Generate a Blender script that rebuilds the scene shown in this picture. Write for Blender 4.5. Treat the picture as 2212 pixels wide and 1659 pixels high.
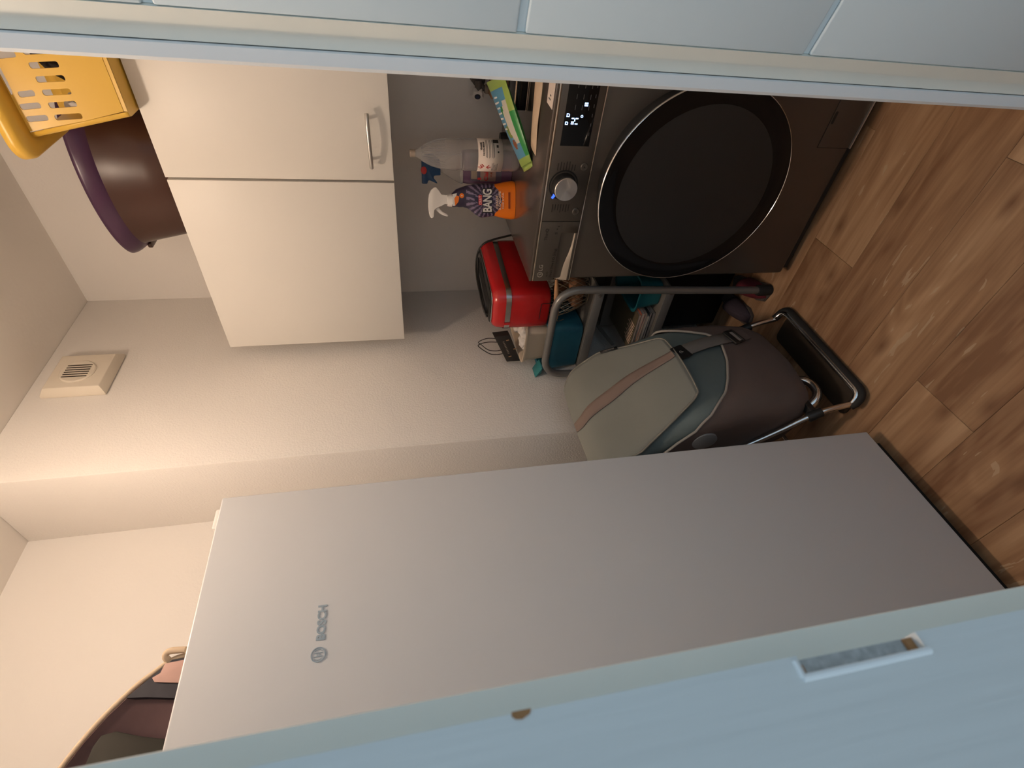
import bpy, bmesh, math, random
from mathutils import Vector, Matrix
random.seed(7)
PI = math.pi
for o in list(bpy.data.objects):
    bpy.data.objects.remove(o)
scn = bpy.context.scene
COL = scn.collection

# ------------------------------------------------------------------ camera
CAM_Z = 1.21
yaw, pit, rol = math.radians(45.215), math.radians(11.759), math.radians(3.884)
FPX = 1093.25
fwd = Vector((math.cos(pit)*math.cos(yaw), math.cos(pit)*math.sin(yaw), -math.sin(pit)))
rgt = Vector((math.sin(yaw), -math.cos(yaw), 0))
dwn = fwd.cross(rgt)
r2 = rgt*math.cos(rol)+dwn*math.sin(rol)
d2 = -rgt*math.sin(rol)+dwn*math.cos(rol)
# the photograph lies on its side: its right edge is "down", its top edge is "right"
cx, cy, cz = d2, r2, -fwd
cam_d = bpy.data.cameras.new('camera')
cam = bpy.data.objects.new('camera', cam_d)
COL.objects.link(cam)
cam.matrix_world = Matrix(((cx.x, cy.x, cz.x, 0), (cx.y, cy.y, cz.y, 0), (cx.z, cy.z, cz.z, CAM_Z), (0, 0, 0, 1)))
cam_d.sensor_fit = 'HORIZONTAL'
cam_d.sensor_width = 36.0
cam_d.lens = FPX/2212*36.0
cam_d.clip_start = 0.01
cam_d.dof.use_dof = True
cam_d.dof.focus_distance = 1.5
cam_d.dof.aperture_fstop = 20
scn.camera = cam

# ------------------------------------------------------------------ world (cool daylight in the hall) and exposure
w = bpy.data.worlds.new('daylight'); scn.world = w; w.use_nodes = True
wn = w.node_tree.nodes; wl_ = w.node_tree.links
bg = wn['Background']
bg.inputs[0].default_value = (0.60, 0.80, 0.96, 1)
bg.inputs[1].default_value = 0.60
scn.view_settings.view_transform = 'Standard'
scn.view_settings.look = 'None'
scn.view_settings.exposure = 0.0
scn.view_settings.gamma = 1.0
scn.view_settings.use_curve_mapping = False
LAMP = (0.63, 0.735, 2.245)
LAMP_POWER = 174.0
LAMP_COL = (1.0, 0.785, 0.605)
# added cool fill light in the hall, far left, to brighten the door leaf
wd = bpy.data.lights.new('hall_fill_light', 'AREA'); wd.shape = 'RECTANGLE'; wd.size = 0.5; wd.size_y = 1.2
wd.energy = 9.0; wd.color = (0.74, 0.90, 1.0)
wo = bpy.data.objects.new('hall_fill_light', wd); COL.objects.link(wo)
wo.location = (-1.50, -0.08, 1.45); wo.rotation_euler = (PI/2, 0, -PI/2)

# ------------------------------------------------------------------ materials
def S(r, g, b):
    def c(u):
        u /= 255.0
        return u/12.92 if u <= 0.04045 else ((u+0.055)/1.055)**2.4
    return (c(r), c(g), c(b), 1)

def mat(name, col, rough=0.5, metal=0.0, bump=None, trans=0.0, ior=1.45, emit=None, es=1.0, coat=0.0, spec=0.5, vary=None, aniso=0.0, sheen=0.0):
    m = bpy.data.materials.new(name); m.use_nodes = True
    n = m.node_tree.nodes; l = m.node_tree.links
    b = n['Principled BSDF']
    if len(col) == 3: col = (*col, 1)
    b.inputs['Base Color'].default_value = col
    b.inputs['Roughness'].default_value = rough
    b.inputs['Metallic'].default_value = metal
    b.inputs['Transmission Weight'].default_value = trans
    b.inputs['IOR'].default_value = ior
    b.inputs['Coat Weight'].default_value = coat
    b.inputs['Specular IOR Level'].default_value = spec
    b.inputs['Sheen Weight'].default_value = sheen
    if aniso:
        b.inputs['Anisotropic'].default_value = aniso
        t = n.new('ShaderNodeTangent'); t.direction_type = 'RADIAL'; t.axis = 'X'
        l.new(t.outputs[0], b.inputs['Tangent'])
    if emit:
        b.inputs['Emission Color'].default_value = emit
        b.inputs['Emission Strength'].default_value = es
    tc = None
    def coord():
        nonlocal tc
        if tc is None: tc = n.new('ShaderNodeTexCoord')
        return tc.outputs['Object']
    if bump:
        sc, st, dist = bump[:3]
        nz = n.new('ShaderNodeTexNoise'); nz.inputs['Scale'].default_value = sc; nz.inputs['Detail'].default_value = 3
        if len(bump) > 3:
            mp = n.new('ShaderNodeMapping'); mp.inputs['Scale'].default_value = bump[3]
            l.new(coord(), mp.inputs[0]); l.new(mp.outputs[0], nz.inputs['Vector'])
        else:
            l.new(coord(), nz.inputs['Vector'])
        bp = n.new('ShaderNodeBump'); bp.inputs['Strength'].default_value = st; bp.inputs['Distance'].default_value = dist
        l.new(nz.outputs[0], bp.inputs['Height']); l.new(bp.outputs[0], b.inputs['Normal'])
    if vary:
        sc, amt = vary[:2]
        nz = n.new('ShaderNodeTexNoise'); nz.inputs['Scale'].default_value = sc; nz.inputs['Detail'].default_value = 4
        if len(vary) > 2:
            mp = n.new('ShaderNodeMapping'); mp.inputs['Scale'].default_value = vary[2]
            l.new(coord(), mp.inputs[0]); l.new(mp.outputs[0], nz.inputs['Vector'])
        else:
            l.new(coord(), nz.inputs['Vector'])
        mx = n.new('ShaderNodeMix'); mx.data_type = 'RGBA'
        mx.inputs[6].default_value = tuple(c*(1-amt) for c in col[:3])+(1,)
        mx.inputs[7].default_value = tuple(min(1, c*(1+amt)) for c in col[:3])+(1,)
        l.new(nz.outputs[0], mx.inputs[0]); l.new(mx.outputs[2], b.inputs['Base Color'])
    return m

def wood_mat():
    m = bpy.data.materials.new('oak_plank'); m.use_nodes = True
    n = m.node_tree.nodes; l = m.node_tree.links
    b = n['Principled BSDF']
    tc = n.new('ShaderNodeTexCoord'); oi = n.new('ShaderNodeObjectInfo')
    off = n.new('ShaderNodeVectorMath'); off.operation = 'SCALE'
    cmb = n.new('ShaderNodeCombineXYZ')
    for i in range(3): l.new(oi.outputs['Random'], cmb.inputs[i])
    l.new(cmb.outputs[0], off.inputs[0]); off.inputs['Scale'].default_value = 57.0
    add = n.new('ShaderNodeVectorMath'); add.operation = 'ADD'
    l.new(tc.outputs['Object'], add.inputs[0]); l.new(off.outputs[0], add.inputs[1])
    def noise(scale, sc, det=3, dist=0.0):
        mp = n.new('ShaderNodeMapping'); mp.inputs['Scale'].default_value = scale
        l.new(add.outputs[0], mp.inputs[0])
        z = n.new('ShaderNodeTexNoise'); z.inputs['Scale'].default_value = sc
        z.inputs['Detail'].default_value = det; z.inputs['Distortion'].default_value = dist
        l.new(mp.outputs[0], z.inputs['Vector']); return z.outputs[0]
    def mth(op, a, c=None, d=None):
        x = n.new('ShaderNodeMath'); x.operation = op
        for i, v in enumerate((a, c, d)):
            if v is None: continue
            if isinstance(v, (int, float)): x.inputs[i].default_value = v
            else: l.new(v, x.inputs[i])
        return x.outputs[0]
    big = noise((7.5, 1.6, 1), 1.0, 3, 0.6)
    rings = mth('SINE', mth('MULTIPLY', big, 46.0))
    rings = mth('MULTIPLY_ADD', rings, 0.5, 0.5)
    fine = noise((150, 5, 1), 1.0, 4)
    wide = noise((22, 1.2, 1), 1.0, 3)
    v = mth('ADD', mth('MULTIPLY', rings, 0.10), mth('ADD', mth('MULTIPLY', fine, 0.26), mth('MULTIPLY', wide, 0.62)))
    v = mth('ADD', v, mth('MULTIPLY_ADD', oi.outputs['Random'], 0.22, -0.11))
    cr = n.new('ShaderNodeValToRGB')
    e = cr.color_ramp.elements
    e[0].position = 0.30; e[0].color = (0.215, 0.110, 0.056, 1)
    e[1].position = 0.72; e[1].color = (0.50, 0.32, 0.185, 1)
    k = e.new(0.52); k.color = (0.365, 0.213, 0.115, 1)
    l.new(v, cr.inputs[0])
    # pale lime flecks in the open grain, along some rings only
    fl = mth('MULTIPLY', mth('GREATER_THAN', rings, 0.93), mth('MULTIPLY', mth('GREATER_THAN', noise((60, 9, 1), 1.0, 2), 0.60), mth('GREATER_THAN', noise((5, 3, 1), 1.0, 1), 0.55)))
    mx = n.new('ShaderNodeMix'); mx.data_type = 'RGBA'
    l.new(mth('MULTIPLY', fl, 0.55), mx.inputs[0]); l.new(cr.outputs[0], mx.inputs[6]); mx.inputs[7].default_value = (0.52, 0.39, 0.26, 1)
    # dark knots
    mpv = n.new('ShaderNodeMapping'); mpv.inputs['Scale'].default_value = (5.2, 2.6, 1)
    l.new(add.outputs[0], mpv.inputs[0])
    vo = n.new('ShaderNodeTexVoronoi'); vo.inputs['Scale'].default_value = 1.0; vo.voronoi_dimensions = '2D'
    l.new(mpv.outputs[0], vo.inputs['Vector'])
    kn = mth('SUBTRACT', 1.0, mth('SMOOTH_MIN', mth('MULTIPLY', vo.outputs['Distance'], 9.0), 1.0, 0.2))
    kn = mth('MULTIPLY', mth('MAXIMUM', kn, 0.0), 0.75)
    mx2 = n.new('ShaderNodeMix'); mx2.data_type = 'RGBA'
    l.new(kn, mx2.inputs[0]); l.new(mx.outputs[2], mx2.inputs[6]); mx2.inputs[7].default_value = (0.15, 0.07, 0.035, 1)
    l.new(mx2.outputs[2], b.inputs['Base Color'])
    b.inputs['Roughness'].default_value = 0.55
    b.inputs['Specular IOR Level'].default_value = 0.3
    bp = n.new('ShaderNodeBump'); bp.inputs['Strength'].default_value = 0.12; bp.inputs['Distance'].default_value = 0.001
    l.new(fine, bp.inputs['Height']); l.new(bp.outputs[0], b.inputs['Normal'])
    return m

M = {}
M['wall'] = mat('wall_paint', (0.86, 0.82, 0.775), 0.9, bump=(170, 0.42, 0.0033), spec=0.2)
M['wall_smooth'] = mat('wall_paint_smooth', (0.86, 0.82, 0.775), 0.9, bump=(140, 0.25, 0.002), spec=0.2)
M['ceiling'] = mat('ceiling_paint', (0.90, 0.85, 0.79), 0.95, bump=(60, 0.3, 0.002), spec=0.1)
M['wood'] = wood_mat()
M['dark_gap'] = mat('dark_joint', (0.16, 0.085, 0.045), 0.9)
M['door_paint'] = mat('door_gloss_paint', (0.68, 0.765, 0.80), 0.4, bump=(8, 0.05, 0.002))
M['gloss_white'] = mat('white_gloss_paint', (0.80, 0.83, 0.85), 0.38, bump=(8, 0.05, 0.002))
M['jamb_paint'] = mat('brushed_white_paint', (0.66, 0.68, 0.68), 0.42, bump=(16, 0.32, 0.0012, (14, 14, 0.7)), vary=(6, 0.035, (14, 14, 0.5)))
M['jamb_edge'] = mat('aged_white_paint', (0.82, 0.81, 0.73), 0.45, vary=(9, 0.05))
M['raw_wood'] = mat('bare_wood', (0.34, 0.17, 0.07), 0.8, vary=(300, 0.35))
M['worn_grey'] = mat('worn_grey_paint', (0.42, 0.43, 0.43), 0.7, vary=(420, 0.55))
M['lam_white'] = mat('white_laminate', (0.80, 0.765, 0.71), 0.45)
M['alu'] = mat('satin_aluminium', (0.56, 0.55, 0.53), 0.38, 1.0)
M['chrome'] = mat('chrome', (0.80, 0.80, 0.80), 0.13, 1.0)
M['fridge'] = mat('fridge_white', (0.70, 0.695, 0.70), 0.34, bump=(90, 0.03, 0.001))
M['logo_grey'] = mat('logo_silver', (0.42, 0.49, 0.54), 0.35, 0.2)
M['black'] = mat('black_plastic', (0.016, 0.016, 0.016), 0.45)
M['rubber'] = mat('black_rubber', (0.012, 0.012, 0.012), 0.7)
M['steel'] = mat('dark_steel', (0.120, 0.104, 0.090), 0.38, 0.6, bump=(3, 0.03, 0.001, (1, 400, 1)))
M['steel_top'] = mat('steel_top', (0.24, 0.20, 0.175), 0.24, 0.85)
M['steel_edge'] = mat('polished_edge', (0.86, 0.76, 0.66), 0.2, 1.0)
M['panel_dark'] = mat('panel_seam', (0.01, 0.01, 0.01), 0.6)
M['glass_black'] = mat('smoked_glass', (0.006, 0.006, 0.0065), 0.09, spec=0.28)
M['print_dark'] = mat('dark_print', (0.022, 0.018, 0.016), 0.6)
M['print_grey'] = mat('grey_print', (0.10, 0.10, 0.10), 0.6)
M['print_silver'] = mat('silver_print', (0.62, 0.56, 0.50), 0.35, 0.6)
M['knob'] = mat('turned_aluminium', (0.62, 0.60, 0.58), 0.26, 1.0, aniso=0.85)
M['led'] = mat('blue_led', (0.3, 0.5, 1), 0.4, emit=(0.32, 0.52, 1, 1), es=5.0)
M['led_ring'] = mat('blue_led_halo', (0.05, 0.12, 0.9), 0.4, emit=(0.03, 0.12, 1, 1), es=1.6)
M['orange'] = mat('orange_plastic', (0.84, 0.20, 0.012), 0.35)
M['purple_lbl'] = mat('purple_label', (0.030, 0.022, 0.050), 0.3)
M['purple_ray'] = mat('lilac_ray', (0.20, 0.155, 0.24), 0.3)
M['white_pl'] = mat('white_plastic', (0.80, 0.76, 0.72), 0.35)
M['red_print'] = mat('red_print', (0.55, 0.03, 0.03), 0.4)
M['white_print'] = mat('white_print', (0.72, 0.69, 0.66), 0.4)
M['pale_print'] = mat('pale_print', (0.86, 0.62, 0.46), 0.4)
M['rust_print'] = mat('rust_print', (0.30, 0.05, 0.01), 0.5)
M['pet'] = mat('clear_plastic', (0.93, 0.92, 0.92), 0.10, trans=0.90, ior=1.22)
M['violet_liq'] = mat('violet_liquid', (0.14, 0.075, 0.13), 0.12)
M['blue_pl'] = mat('blue_plastic', (0.012, 0.055, 0.145), 0.4)
M['red_pl'] = mat('red_plastic', (0.55, 0.035, 0.03), 0.4)
M['paper'] = mat('label_paper', (0.74, 0.64, 0.58), 0.7)
M['kraft'] = mat('kraft_paper', (0.60, 0.46, 0.33), 0.8, vary=(30, 0.1))
M['grn_l'] = mat('lime_film', (0.30, 0.42, 0.10), 0.3)
M['grn_d'] = mat('green_film', (0.03, 0.24, 0.06), 0.3)
M['blu_f'] = mat('blue_film', (0.09, 0.27, 0.42), 0.3)
M['wht_f'] = mat('white_film', (0.55, 0.52, 0.45), 0.35)
M['leaf_f'] = mat('olive_film', (0.18, 0.25, 0.05), 0.35)
M['brn_f'] = mat('brown_film', (0.22, 0.07, 0.03), 0.4)
M['brown_box'] = mat('brown_card', (0.26, 0.13, 0.07), 0.7)
M['grey_pl'] = mat('grey_plastic', (0.10, 0.085, 0.075), 0.5)
M['grey_lt'] = mat('light_grey_plastic', (0.30, 0.24, 0.19), 0.5)
M['yellow'] = mat('yellow_plastic', (0.74, 0.455, 0.070), 0.34)
M['brown_pl'] = mat('brown_enamel', (0.055, 0.022, 0.014), 0.28)
M['purple_pl'] = mat('purple_rim', (0.060, 0.022, 0.060), 0.28)
M['dark_cloth'] = mat('dark_cloth', (0.022, 0.016, 0.012), 0.95, bump=(300, 0.4, 0.002))
M['white_cloth'] = mat('white_cloth', (0.72, 0.68, 0.64), 0.9, bump=(200, 0.3, 0.002))
M['tan_cloth'] = mat('tan_cloth', (0.42, 0.24, 0.12), 0.9, bump=(200, 0.3, 0.002))
M['red'] = mat('red_enamel', (0.46, 0.012, 0.014), 0.22, coat=0.3)
M['band'] = mat('brushed_band', (0.56, 0.54, 0.52), 0.24, 1.0)
M['slot_black'] = mat('toaster_top', (0.025, 0.022, 0.018), 0.2, 0.3)
M['rack'] = mat('grey_lacquered_tube', (0.20, 0.195, 0.19), 0.28, 0.35)
M['shelf'] = mat('grey_shelf', (0.155, 0.145, 0.130), 0.5, 0.1)
M['teal'] = mat('teal_plastic', (0.025, 0.190, 0.205), 0.45)
M['teal_b'] = mat('blue_teal_plastic', (0.018, 0.115, 0.175), 0.45, vary=(25, 0.12))
M['teal_in'] = mat('deep_teal_plastic', (0.012, 0.13, 0.16), 0.4)
M['cream'] = mat('cream_plastic', (0.60, 0.50, 0.385), 0.5)
M['blk_paper'] = mat('black_paper', (0.022, 0.019, 0.017), 0.55)
M['cord'] = mat('black_cord', (0.02, 0.018, 0.016), 0.5)
M['wire'] = mat('brass_wire', (0.42, 0.34, 0.24), 0.4, 0.7)
M['handle_wood'] = mat('handle_wood', (0.40, 0.22, 0.11), 0.5, vary=(40, 0.2))
M['tuber'] = mat('brown_skin', (0.22, 0.10, 0.045), 0.8, vary=(60, 0.35))
M['card_grey'] = mat('grey_card', (0.24, 0.22, 0.20), 0.7)
M['card_in'] = mat('brown_card_inside', (0.085, 0.068, 0.050), 0.8)
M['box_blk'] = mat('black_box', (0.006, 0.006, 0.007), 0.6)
M['pink'] = mat('pink_fabric', (0.15, 0.018, 0.030), 0.9, bump=(200, 0.3, 0.002))
M['mauve'] = mat('mauve_fabric', (0.055, 0.038, 0.050), 0.9, bump=(200, 0.3, 0.002))
WV = (1, 1, 1)
M['flap'] = mat('sage_canvas', (0.200, 0.206, 0.184), 0.75, bump=(500, 0.15, 0.001), vary=(5, 0.13), sheen=0.1)
M['flap_edge'] = mat('sage_binding', (0.24, 0.225, 0.19), 0.8)
M['teal_cv'] = mat('teal_canvas', (0.130, 0.165, 0.165), 0.6, bump=(9, 0.45, 0.012), vary=(6, 0.2))
M['pocket'] = mat('taupe_canvas', (0.135, 0.102, 0.092), 0.8, bump=(7, 0.35, 0.010), vary=(5, 0.1))
M['piping'] = mat('grey_piping', (0.33, 0.30, 0.27), 0.7)
M['strap'] = mat('taupe_webbing', (0.205, 0.150, 0.125), 0.8, bump=(600, 0.2, 0.001))
M['strap_g'] = mat('grey_webbing', (0.165, 0.155, 0.145), 0.8, bump=(600, 0.2, 0.001))
M['reflect'] = mat('grey_reflector', (0.24, 0.24, 0.245), 0.5)
M['mauve_bag'] = mat('mauve_nylon', (0.100, 0.052, 0.052), 0.6, bump=(14, 0.4, 0.008), vary=(9, 0.15))
M['navy_bag'] = mat('navy_nylon', (0.009, 0.008, 0.016), 0.6, bump=(14, 0.4, 0.008))
M['olive_bag'] = mat('olive_mesh', (0.013, 0.011, 0.006), 0.8)
M['beige_pipe'] = mat('beige_piping', (0.56, 0.43, 0.30), 0.7)
M['b3_label'] = mat('blue_print_film', (0.10, 0.085, 0.12), 0.35, vary=(30, 0.3))
M['b3_pale'] = mat('pale_print_film', (0.30, 0.20, 0.17), 0.4)
M['scoop'] = mat('scoop_steel', (0.46, 0.39, 0.31), 0.35, 0.15)
M['blue_cap'] = mat('dark_blue_cap', (0.03, 0.04, 0.09), 0.4)
M['shade_brown'] = mat('dark_floor_shade', (0.030, 0.021, 0.013), 0.6)
M['pink_tag'] = mat('faded_patch', (0.46, 0.29, 0.25), 0.8)
M['vent'] = mat('ivory_plastic', (0.80, 0.72, 0.60), 0.45)
M['vent_dark'] = mat('vent_void', (0.05, 0.035, 0.025), 0.9)
M['bulb'] = mat('lamp_glass', (1, 1, 1), 0.5, emit=(*LAMP_COL, 1), es=LAMP_POWER)

# ------------------------------------------------------------------ mesh builder
WL = {}          # world location of every object that has children
def add3(a, b): return (a[0]+b[0], a[1]+b[1], a[2]+b[2])

class MB:
    def __init__(s): s.v = []; s.f = []; s.mi = []; s.cur = 0
    def add(s, vs, fs):
        n = len(s.v); s.v += [tuple(map(float, v)) for v in vs]
        for f in fs: s.f.append([i+n for i in f]); s.mi.append(s.cur)
        return s
    def box(s, x0, x1, y0, y1, z0, z1):
        return s.add([(x0,y0,z0),(x1,y0,z0),(x1,y1,z0),(x0,y1,z0),(x0,y0,z1),(x1,y0,z1),(x1,y1,z1),(x0,y1,z1)],
                     [(0,3,2,1),(4,5,6,7),(0,1,5,4),(1,2,6,5),(2,3,7,6),(3,0,4,7)])
    def loft(s, rings, cap0=True, cap1=True, closed=True):
        n = len(rings[0]); vs = [p for r in rings for p in r]; fs = []
        for i in range(len(rings)-1):
            for j in range(n if closed else n-1):
                k = (j+1) % n
                fs.append((i*n+j, i*n+k, (i+1)*n+k, (i+1)*n+j))
        if cap0: fs.append(tuple(range(n-1, -1, -1)))
        if cap1: fs.append(tuple((len(rings)-1)*n+j for j in range(n)))
        return s.add(vs, fs)
    def tube(s, pts, r, seg=10, closed=False, cap=True):
        pts = [Vector(p) for p in pts]; n = len(pts); rings = []
        prev = None
        for i, p in enumerate(pts):
            if closed: t = pts[(i+1) % n]-pts[i-1]
            else: t = pts[min(i+1, n-1)]-pts[max(i-1, 0)]
            t.normalize()
            if prev is None:
                a = Vector((0,0,1)) if abs(t.z) < 0.9 else Vector((1,0,0))
                u = t.cross(a).normalized()
            else:
                u = (prev-t*prev.dot(t)).normalized()
            prev = u; v = t.cross(u)
            rr = r[i] if isinstance(r, (list, tuple)) else r
            rings.append([p+u*math.cos(2*PI*k/seg)*rr+v*math.sin(2*PI*k/seg)*rr for k in range(seg)])
        if closed: rings.append(rings[0]); cap = False
        return s.loft(rings, cap, cap)
    def lathe(s, prof, c=(0,0,0), axis='Z', seg=32, cap0=True, cap1=True):
        rings = []
        for r, h in prof:
            ring = []
            for k in range(seg):
                a = 2*PI*k/seg; p, q = r*math.cos(a), r*math.sin(a)
                if axis == 'Z': ring.append((c[0]+p, c[1]+q, c[2]+h))
                elif axis == 'X': ring.append((c[0]+h, c[1]+p, c[2]+q))
                else: ring.append((c[0]+q, c[1]+h, c[2]+p))
            rings.append(ring)
        return s.loft(rings, cap0, cap1)
    def prism(s, poly, o, u, v, w, h0, h1):
        o, u, v, w = map(Vector, (o, u, v, w))
        a = [o+u*p[0]+v*p[1]+w*h0 for p in poly]; b = [o+u*p[0]+v*p[1]+w*h1 for p in poly]
        return s.loft([a, b])
    def grid(s, rows):
        return s.loft(rows, False, False, closed=False)
    def build(s, name, m, parent=None, bevel=0, bseg=2, smooth=35, solid=0, subsurf=0, solid_off=-1, wloc=None, recalc=True):
        me = bpy.data.meshes.new(name)
        off = WL.get(parent, (0,0,0)) if parent else (wloc or (0,0,0))
        me.from_pydata([(x-off[0], y-off[1], z-off[2]) for x, y, z in s.v], [], s.f)
        mats = m if isinstance(m, (list, tuple)) else [m]
        for q in mats: me.materials.append(M[q])
        if len(mats) > 1:
            for p, i in zip(me.polygons, s.mi): p.material_index = i
        bm = bmesh.new(); bm.from_mesh(me)
        bmesh.ops.remove_doubles(bm, verts=bm.verts, dist=1e-6)
        if recalc: bmesh.ops.recalc_face_normals(bm, faces=bm.faces)
        if bevel:
            es = [e for e in bm.edges if len(e.link_faces) == 2 and e.calc_face_angle(0) > 0.5]
            bmesh.ops.bevel(bm, geom=es, offset=bevel, segments=bseg, profile=0.5, affect='EDGES', clamp_overlap=True)
        if smooth:
            lim = math.radians(smooth)
            for f in bm.faces: f.smooth = True
            for e in bm.edges:
                if len(e.link_faces) == 2 and e.calc_face_angle(0) > lim: e.smooth = False
        bm.to_mesh(me); bm.free()
        o = bpy.data.objects.new(name, me); COL.objects.link(o)
        if parent: o.parent = parent; WL[o] = off
        else: o.location = off; WL[o] = off
        if solid:
            md = o.modifiers.new('thickness', 'SOLIDIFY'); md.thickness = solid; md.offset = solid_off
        if subsurf:
            md = o.modifiers.new('smooth', 'SUBSURF'); md.levels = subsurf; md.render_levels = subsurf
        return o

def tag(o, label, cat=None, group=None, kind=None):
    if label: o['label'] = label
    if cat: o['category'] = cat
    if group: o['group'] = group
    if kind: o['kind'] = kind
    return o
def thing(name, loc, label, cat, group=None):
    o = bpy.data.objects.new(name, None); COL.objects.link(o); o.location = loc; o.empty_display_size = 0.05
    WL[o] = tuple(loc)
    return tag(o, label, cat, group)
def struct(o): o['kind'] = 'structure'; return o

def rrect(x0, x1, y0, y1, r, n=5):
    pts = []
    for cx_, cy_, a0 in ((x1-r, y1-r, 0), (x0+r, y1-r, 90), (x0+r, y0+r, 180), (x1-r, y0+r, 270)):
        for i in range(n+1):
            a = math.radians(a0+90*i/n); pts.append((cx_+r*math.cos(a), cy_+r*math.sin(a)))
    return pts
def ring3(pts, z): return [(p[0], p[1], z) for p in pts]
def interp(tab, t):
    if t <= tab[0][0]: return tab[0][1:]
    for a, b in zip(tab, tab[1:]):
        if t <= b[0]:
            k = (t-a[0])/(b[0]-a[0]); return tuple(p+(q-p)*k for p, q in zip(a[1:], b[1:]))
    return tab[-1][1:]
def smooth_path(pts, n=6):
    P = [Vector(p) for p in pts]; out = []
    for i in range(len(P)-1):
        p0 = P[max(i-1, 0)]; p1 = P[i]; p2 = P[i+1]; p3 = P[min(i+2, len(P)-1)]
        for k in range(n):
            t = k/n
            out.append(0.5*((2*p1)+(p2-p0)*t+(2*p0-5*p1+4*p2-p3)*t*t+(3*p1-p0-3*p2+p3)*t**3))
    out.append(P[-1]); return out
def corner_path(pts, r, n=6):
    P = [Vector(p) for p in pts]; out = [P[0]]
    for i in range(1, len(P)-1):
        a = (P[i-1]-P[i]).normalized(); b = (P[i+1]-P[i]).normalized()
        s, e = P[i]+a*r, P[i]+b*r
        for k in range(n+1):
            t = k/n; out.append(s*(1-t)**2+P[i]*2*t*(1-t)+e*t*t)
    out.append(P[-1]); return out

def text(s, wd, ht, c, right, up, m, parent, name='lettering', depth=0.0004, offset=0.0, spacing=1.0, shear=0.0):
    cu = bpy.data.curves.new(name, 'FONT'); cu.body = s; cu.size = 1; cu.extrude = 0.02; cu.offset = offset
    cu.space_character = spacing; cu.shear = shear; cu.resolution_u = 3
    t = bpy.data.objects.new('tmp', cu)
    me = bpy.data.meshes.new_from_object(t); bpy.data.objects.remove(t); bpy.data.curves.remove(cu)
    xs = [v.co.x for v in me.vertices]; ys = [v.co.y for v in me.vertices]
    x0, x1, y0, y1 = min(xs), max(xs), min(ys), max(ys)
    R, Uu = Vector(right).normalized(), Vector(up).normalized(); N = R.cross(Uu)
    off = Vector(WL.get(parent, (0,0,0)))
    for v in me.vertices:
        p = Vector(c)+R*((v.co.x-(x0+x1)/2)/(x1-x0)*wd)+Uu*((v.co.y-(y0+y1)/2)/(y1-y0)*ht)+N*(depth if v.co.z > 0 else 0)
        v.co = p-off
    me.materials.clear(); me.materials.append(M[m]); me.name = name
    o = bpy.data.objects.new(name, me); COL.objects.link(o)
    if parent: o.parent = parent; WL[o] = tuple(off)
    return o
def superell(cx_, cy_, a, b, n, k, rx, ry):
    """ring in a local frame: rx (right vec), ry (toward back)"""
    out = []
    for i in range(k):
        t = 2*PI*i/k; c, s_ = math.cos(t), math.sin(t)
        p = a*math.copysign(abs(c)**(2/n), c); q = b*math.copysign(abs(s_)**(2/n), s_)
        out.append((cx_+rx[0]*p+ry[0]*q, cy_+rx[1]*p+ry[1]*q))
    return out
def blob(c, r, name, m, parent=None, seed=0, amp=0.25, freq=2.2, sub=3, wloc=None):
    from mathutils import noise
    bm = bmesh.new(); bmesh.ops.create_icosphere(bm, subdivisions=sub, radius=1)
    b = MB(); b.v = []
    for v in bm.verts:
        d = v.co.normalized(); k = 1+amp*noise.noise(d*freq+Vector((seed*3.1, seed*1.7, seed)))
        b.v.append((c[0]+d.x*r[0]*k, c[1]+d.y*r[1]*k, c[2]+d.z*r[2]*k))
    b.f = [[v.index for v in f.verts] for f in bm.faces]; b.mi = [0]*len(b.f); bm.free()
    return b.build(name, m, parent, smooth=60, wloc=wloc)

# ================================================================== SETTING
ZC = 2.350; XW = 1.818; YA = 1.242; XR = 0.9945; YB = 1.532; FL = -0.015
b = MB(); b.box(-1.6, 2.6, -1.6, 1.62, FL-0.06, FL-0.004)
floor = struct(b.build('floor', 'dark_gap', smooth=0))
PW = 0.168; gap = 0.0003
joints = {3: 0.760, 6: 0.653, 4: 0.290, 5: 0.98, 2: 0.12, 7: 0.35, 1: 0.55, 0: 0.9, 8: 0.8, 9: 0.2, 10: 0.6, 11: 0.3, -1: 0.2, -2: 0.7}
cache = {}
for k in range(-4, 12):
    x0 = 0.001+PW*k; j = joints.get(k, random.random())
    ys = [-1.6, j-2.0, j-1.0, j, j+1.0, 1.62] if j < 0.62 else [-1.6, j-2.0, j-1.0, j, 1.62]
    ys = [max(-1.6, min(1.62, y)) for y in ys]
    for y0, y1 in zip(ys, ys[1:]):
        L = round(y1-y0, 4)
        if L < 0.02: continue
        if L not in cache:
            q = MB(); q.box(gap, PW-gap, gap, L-gap, -0.008, 0)
            cache[L] = q.build('plank', 'wood', bevel=0.0006, bseg=1)
            o = cache[L]
        else:
            o = cache[L].copy(); COL.objects.link(o)
        o.parent = floor; o.location = (x0, y0, FL)

b = MB(); b.box(-0.45, XW+0.1, 0.12, YB+0.1, ZC, ZC+0.06); struct(b.build('ceiling', 'ceiling', smooth=0))
b = MB(); b.box(XW, XW+0.1, 0.19, YA, FL, ZC); struct(b.build('wall_right', 'wall_smooth', smooth=0))
b = MB(); b.box(XR, XW+0.1, YA, YB+0.1, FL, ZC); struct(b.build('wall_back', 'wall', bevel=0.004, bseg=2))
b = MB(); b.box(-0.45, XR, YB, YB+0.1, FL, ZC); struct(b.build('wall_recess_back', 'wall_smooth', smooth=0))
b = MB(); b.box(-0.45, -0.35, 0.19, YB, FL, ZC); struct(b.build('wall_left', 'wall_smooth', smooth=0))
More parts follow.
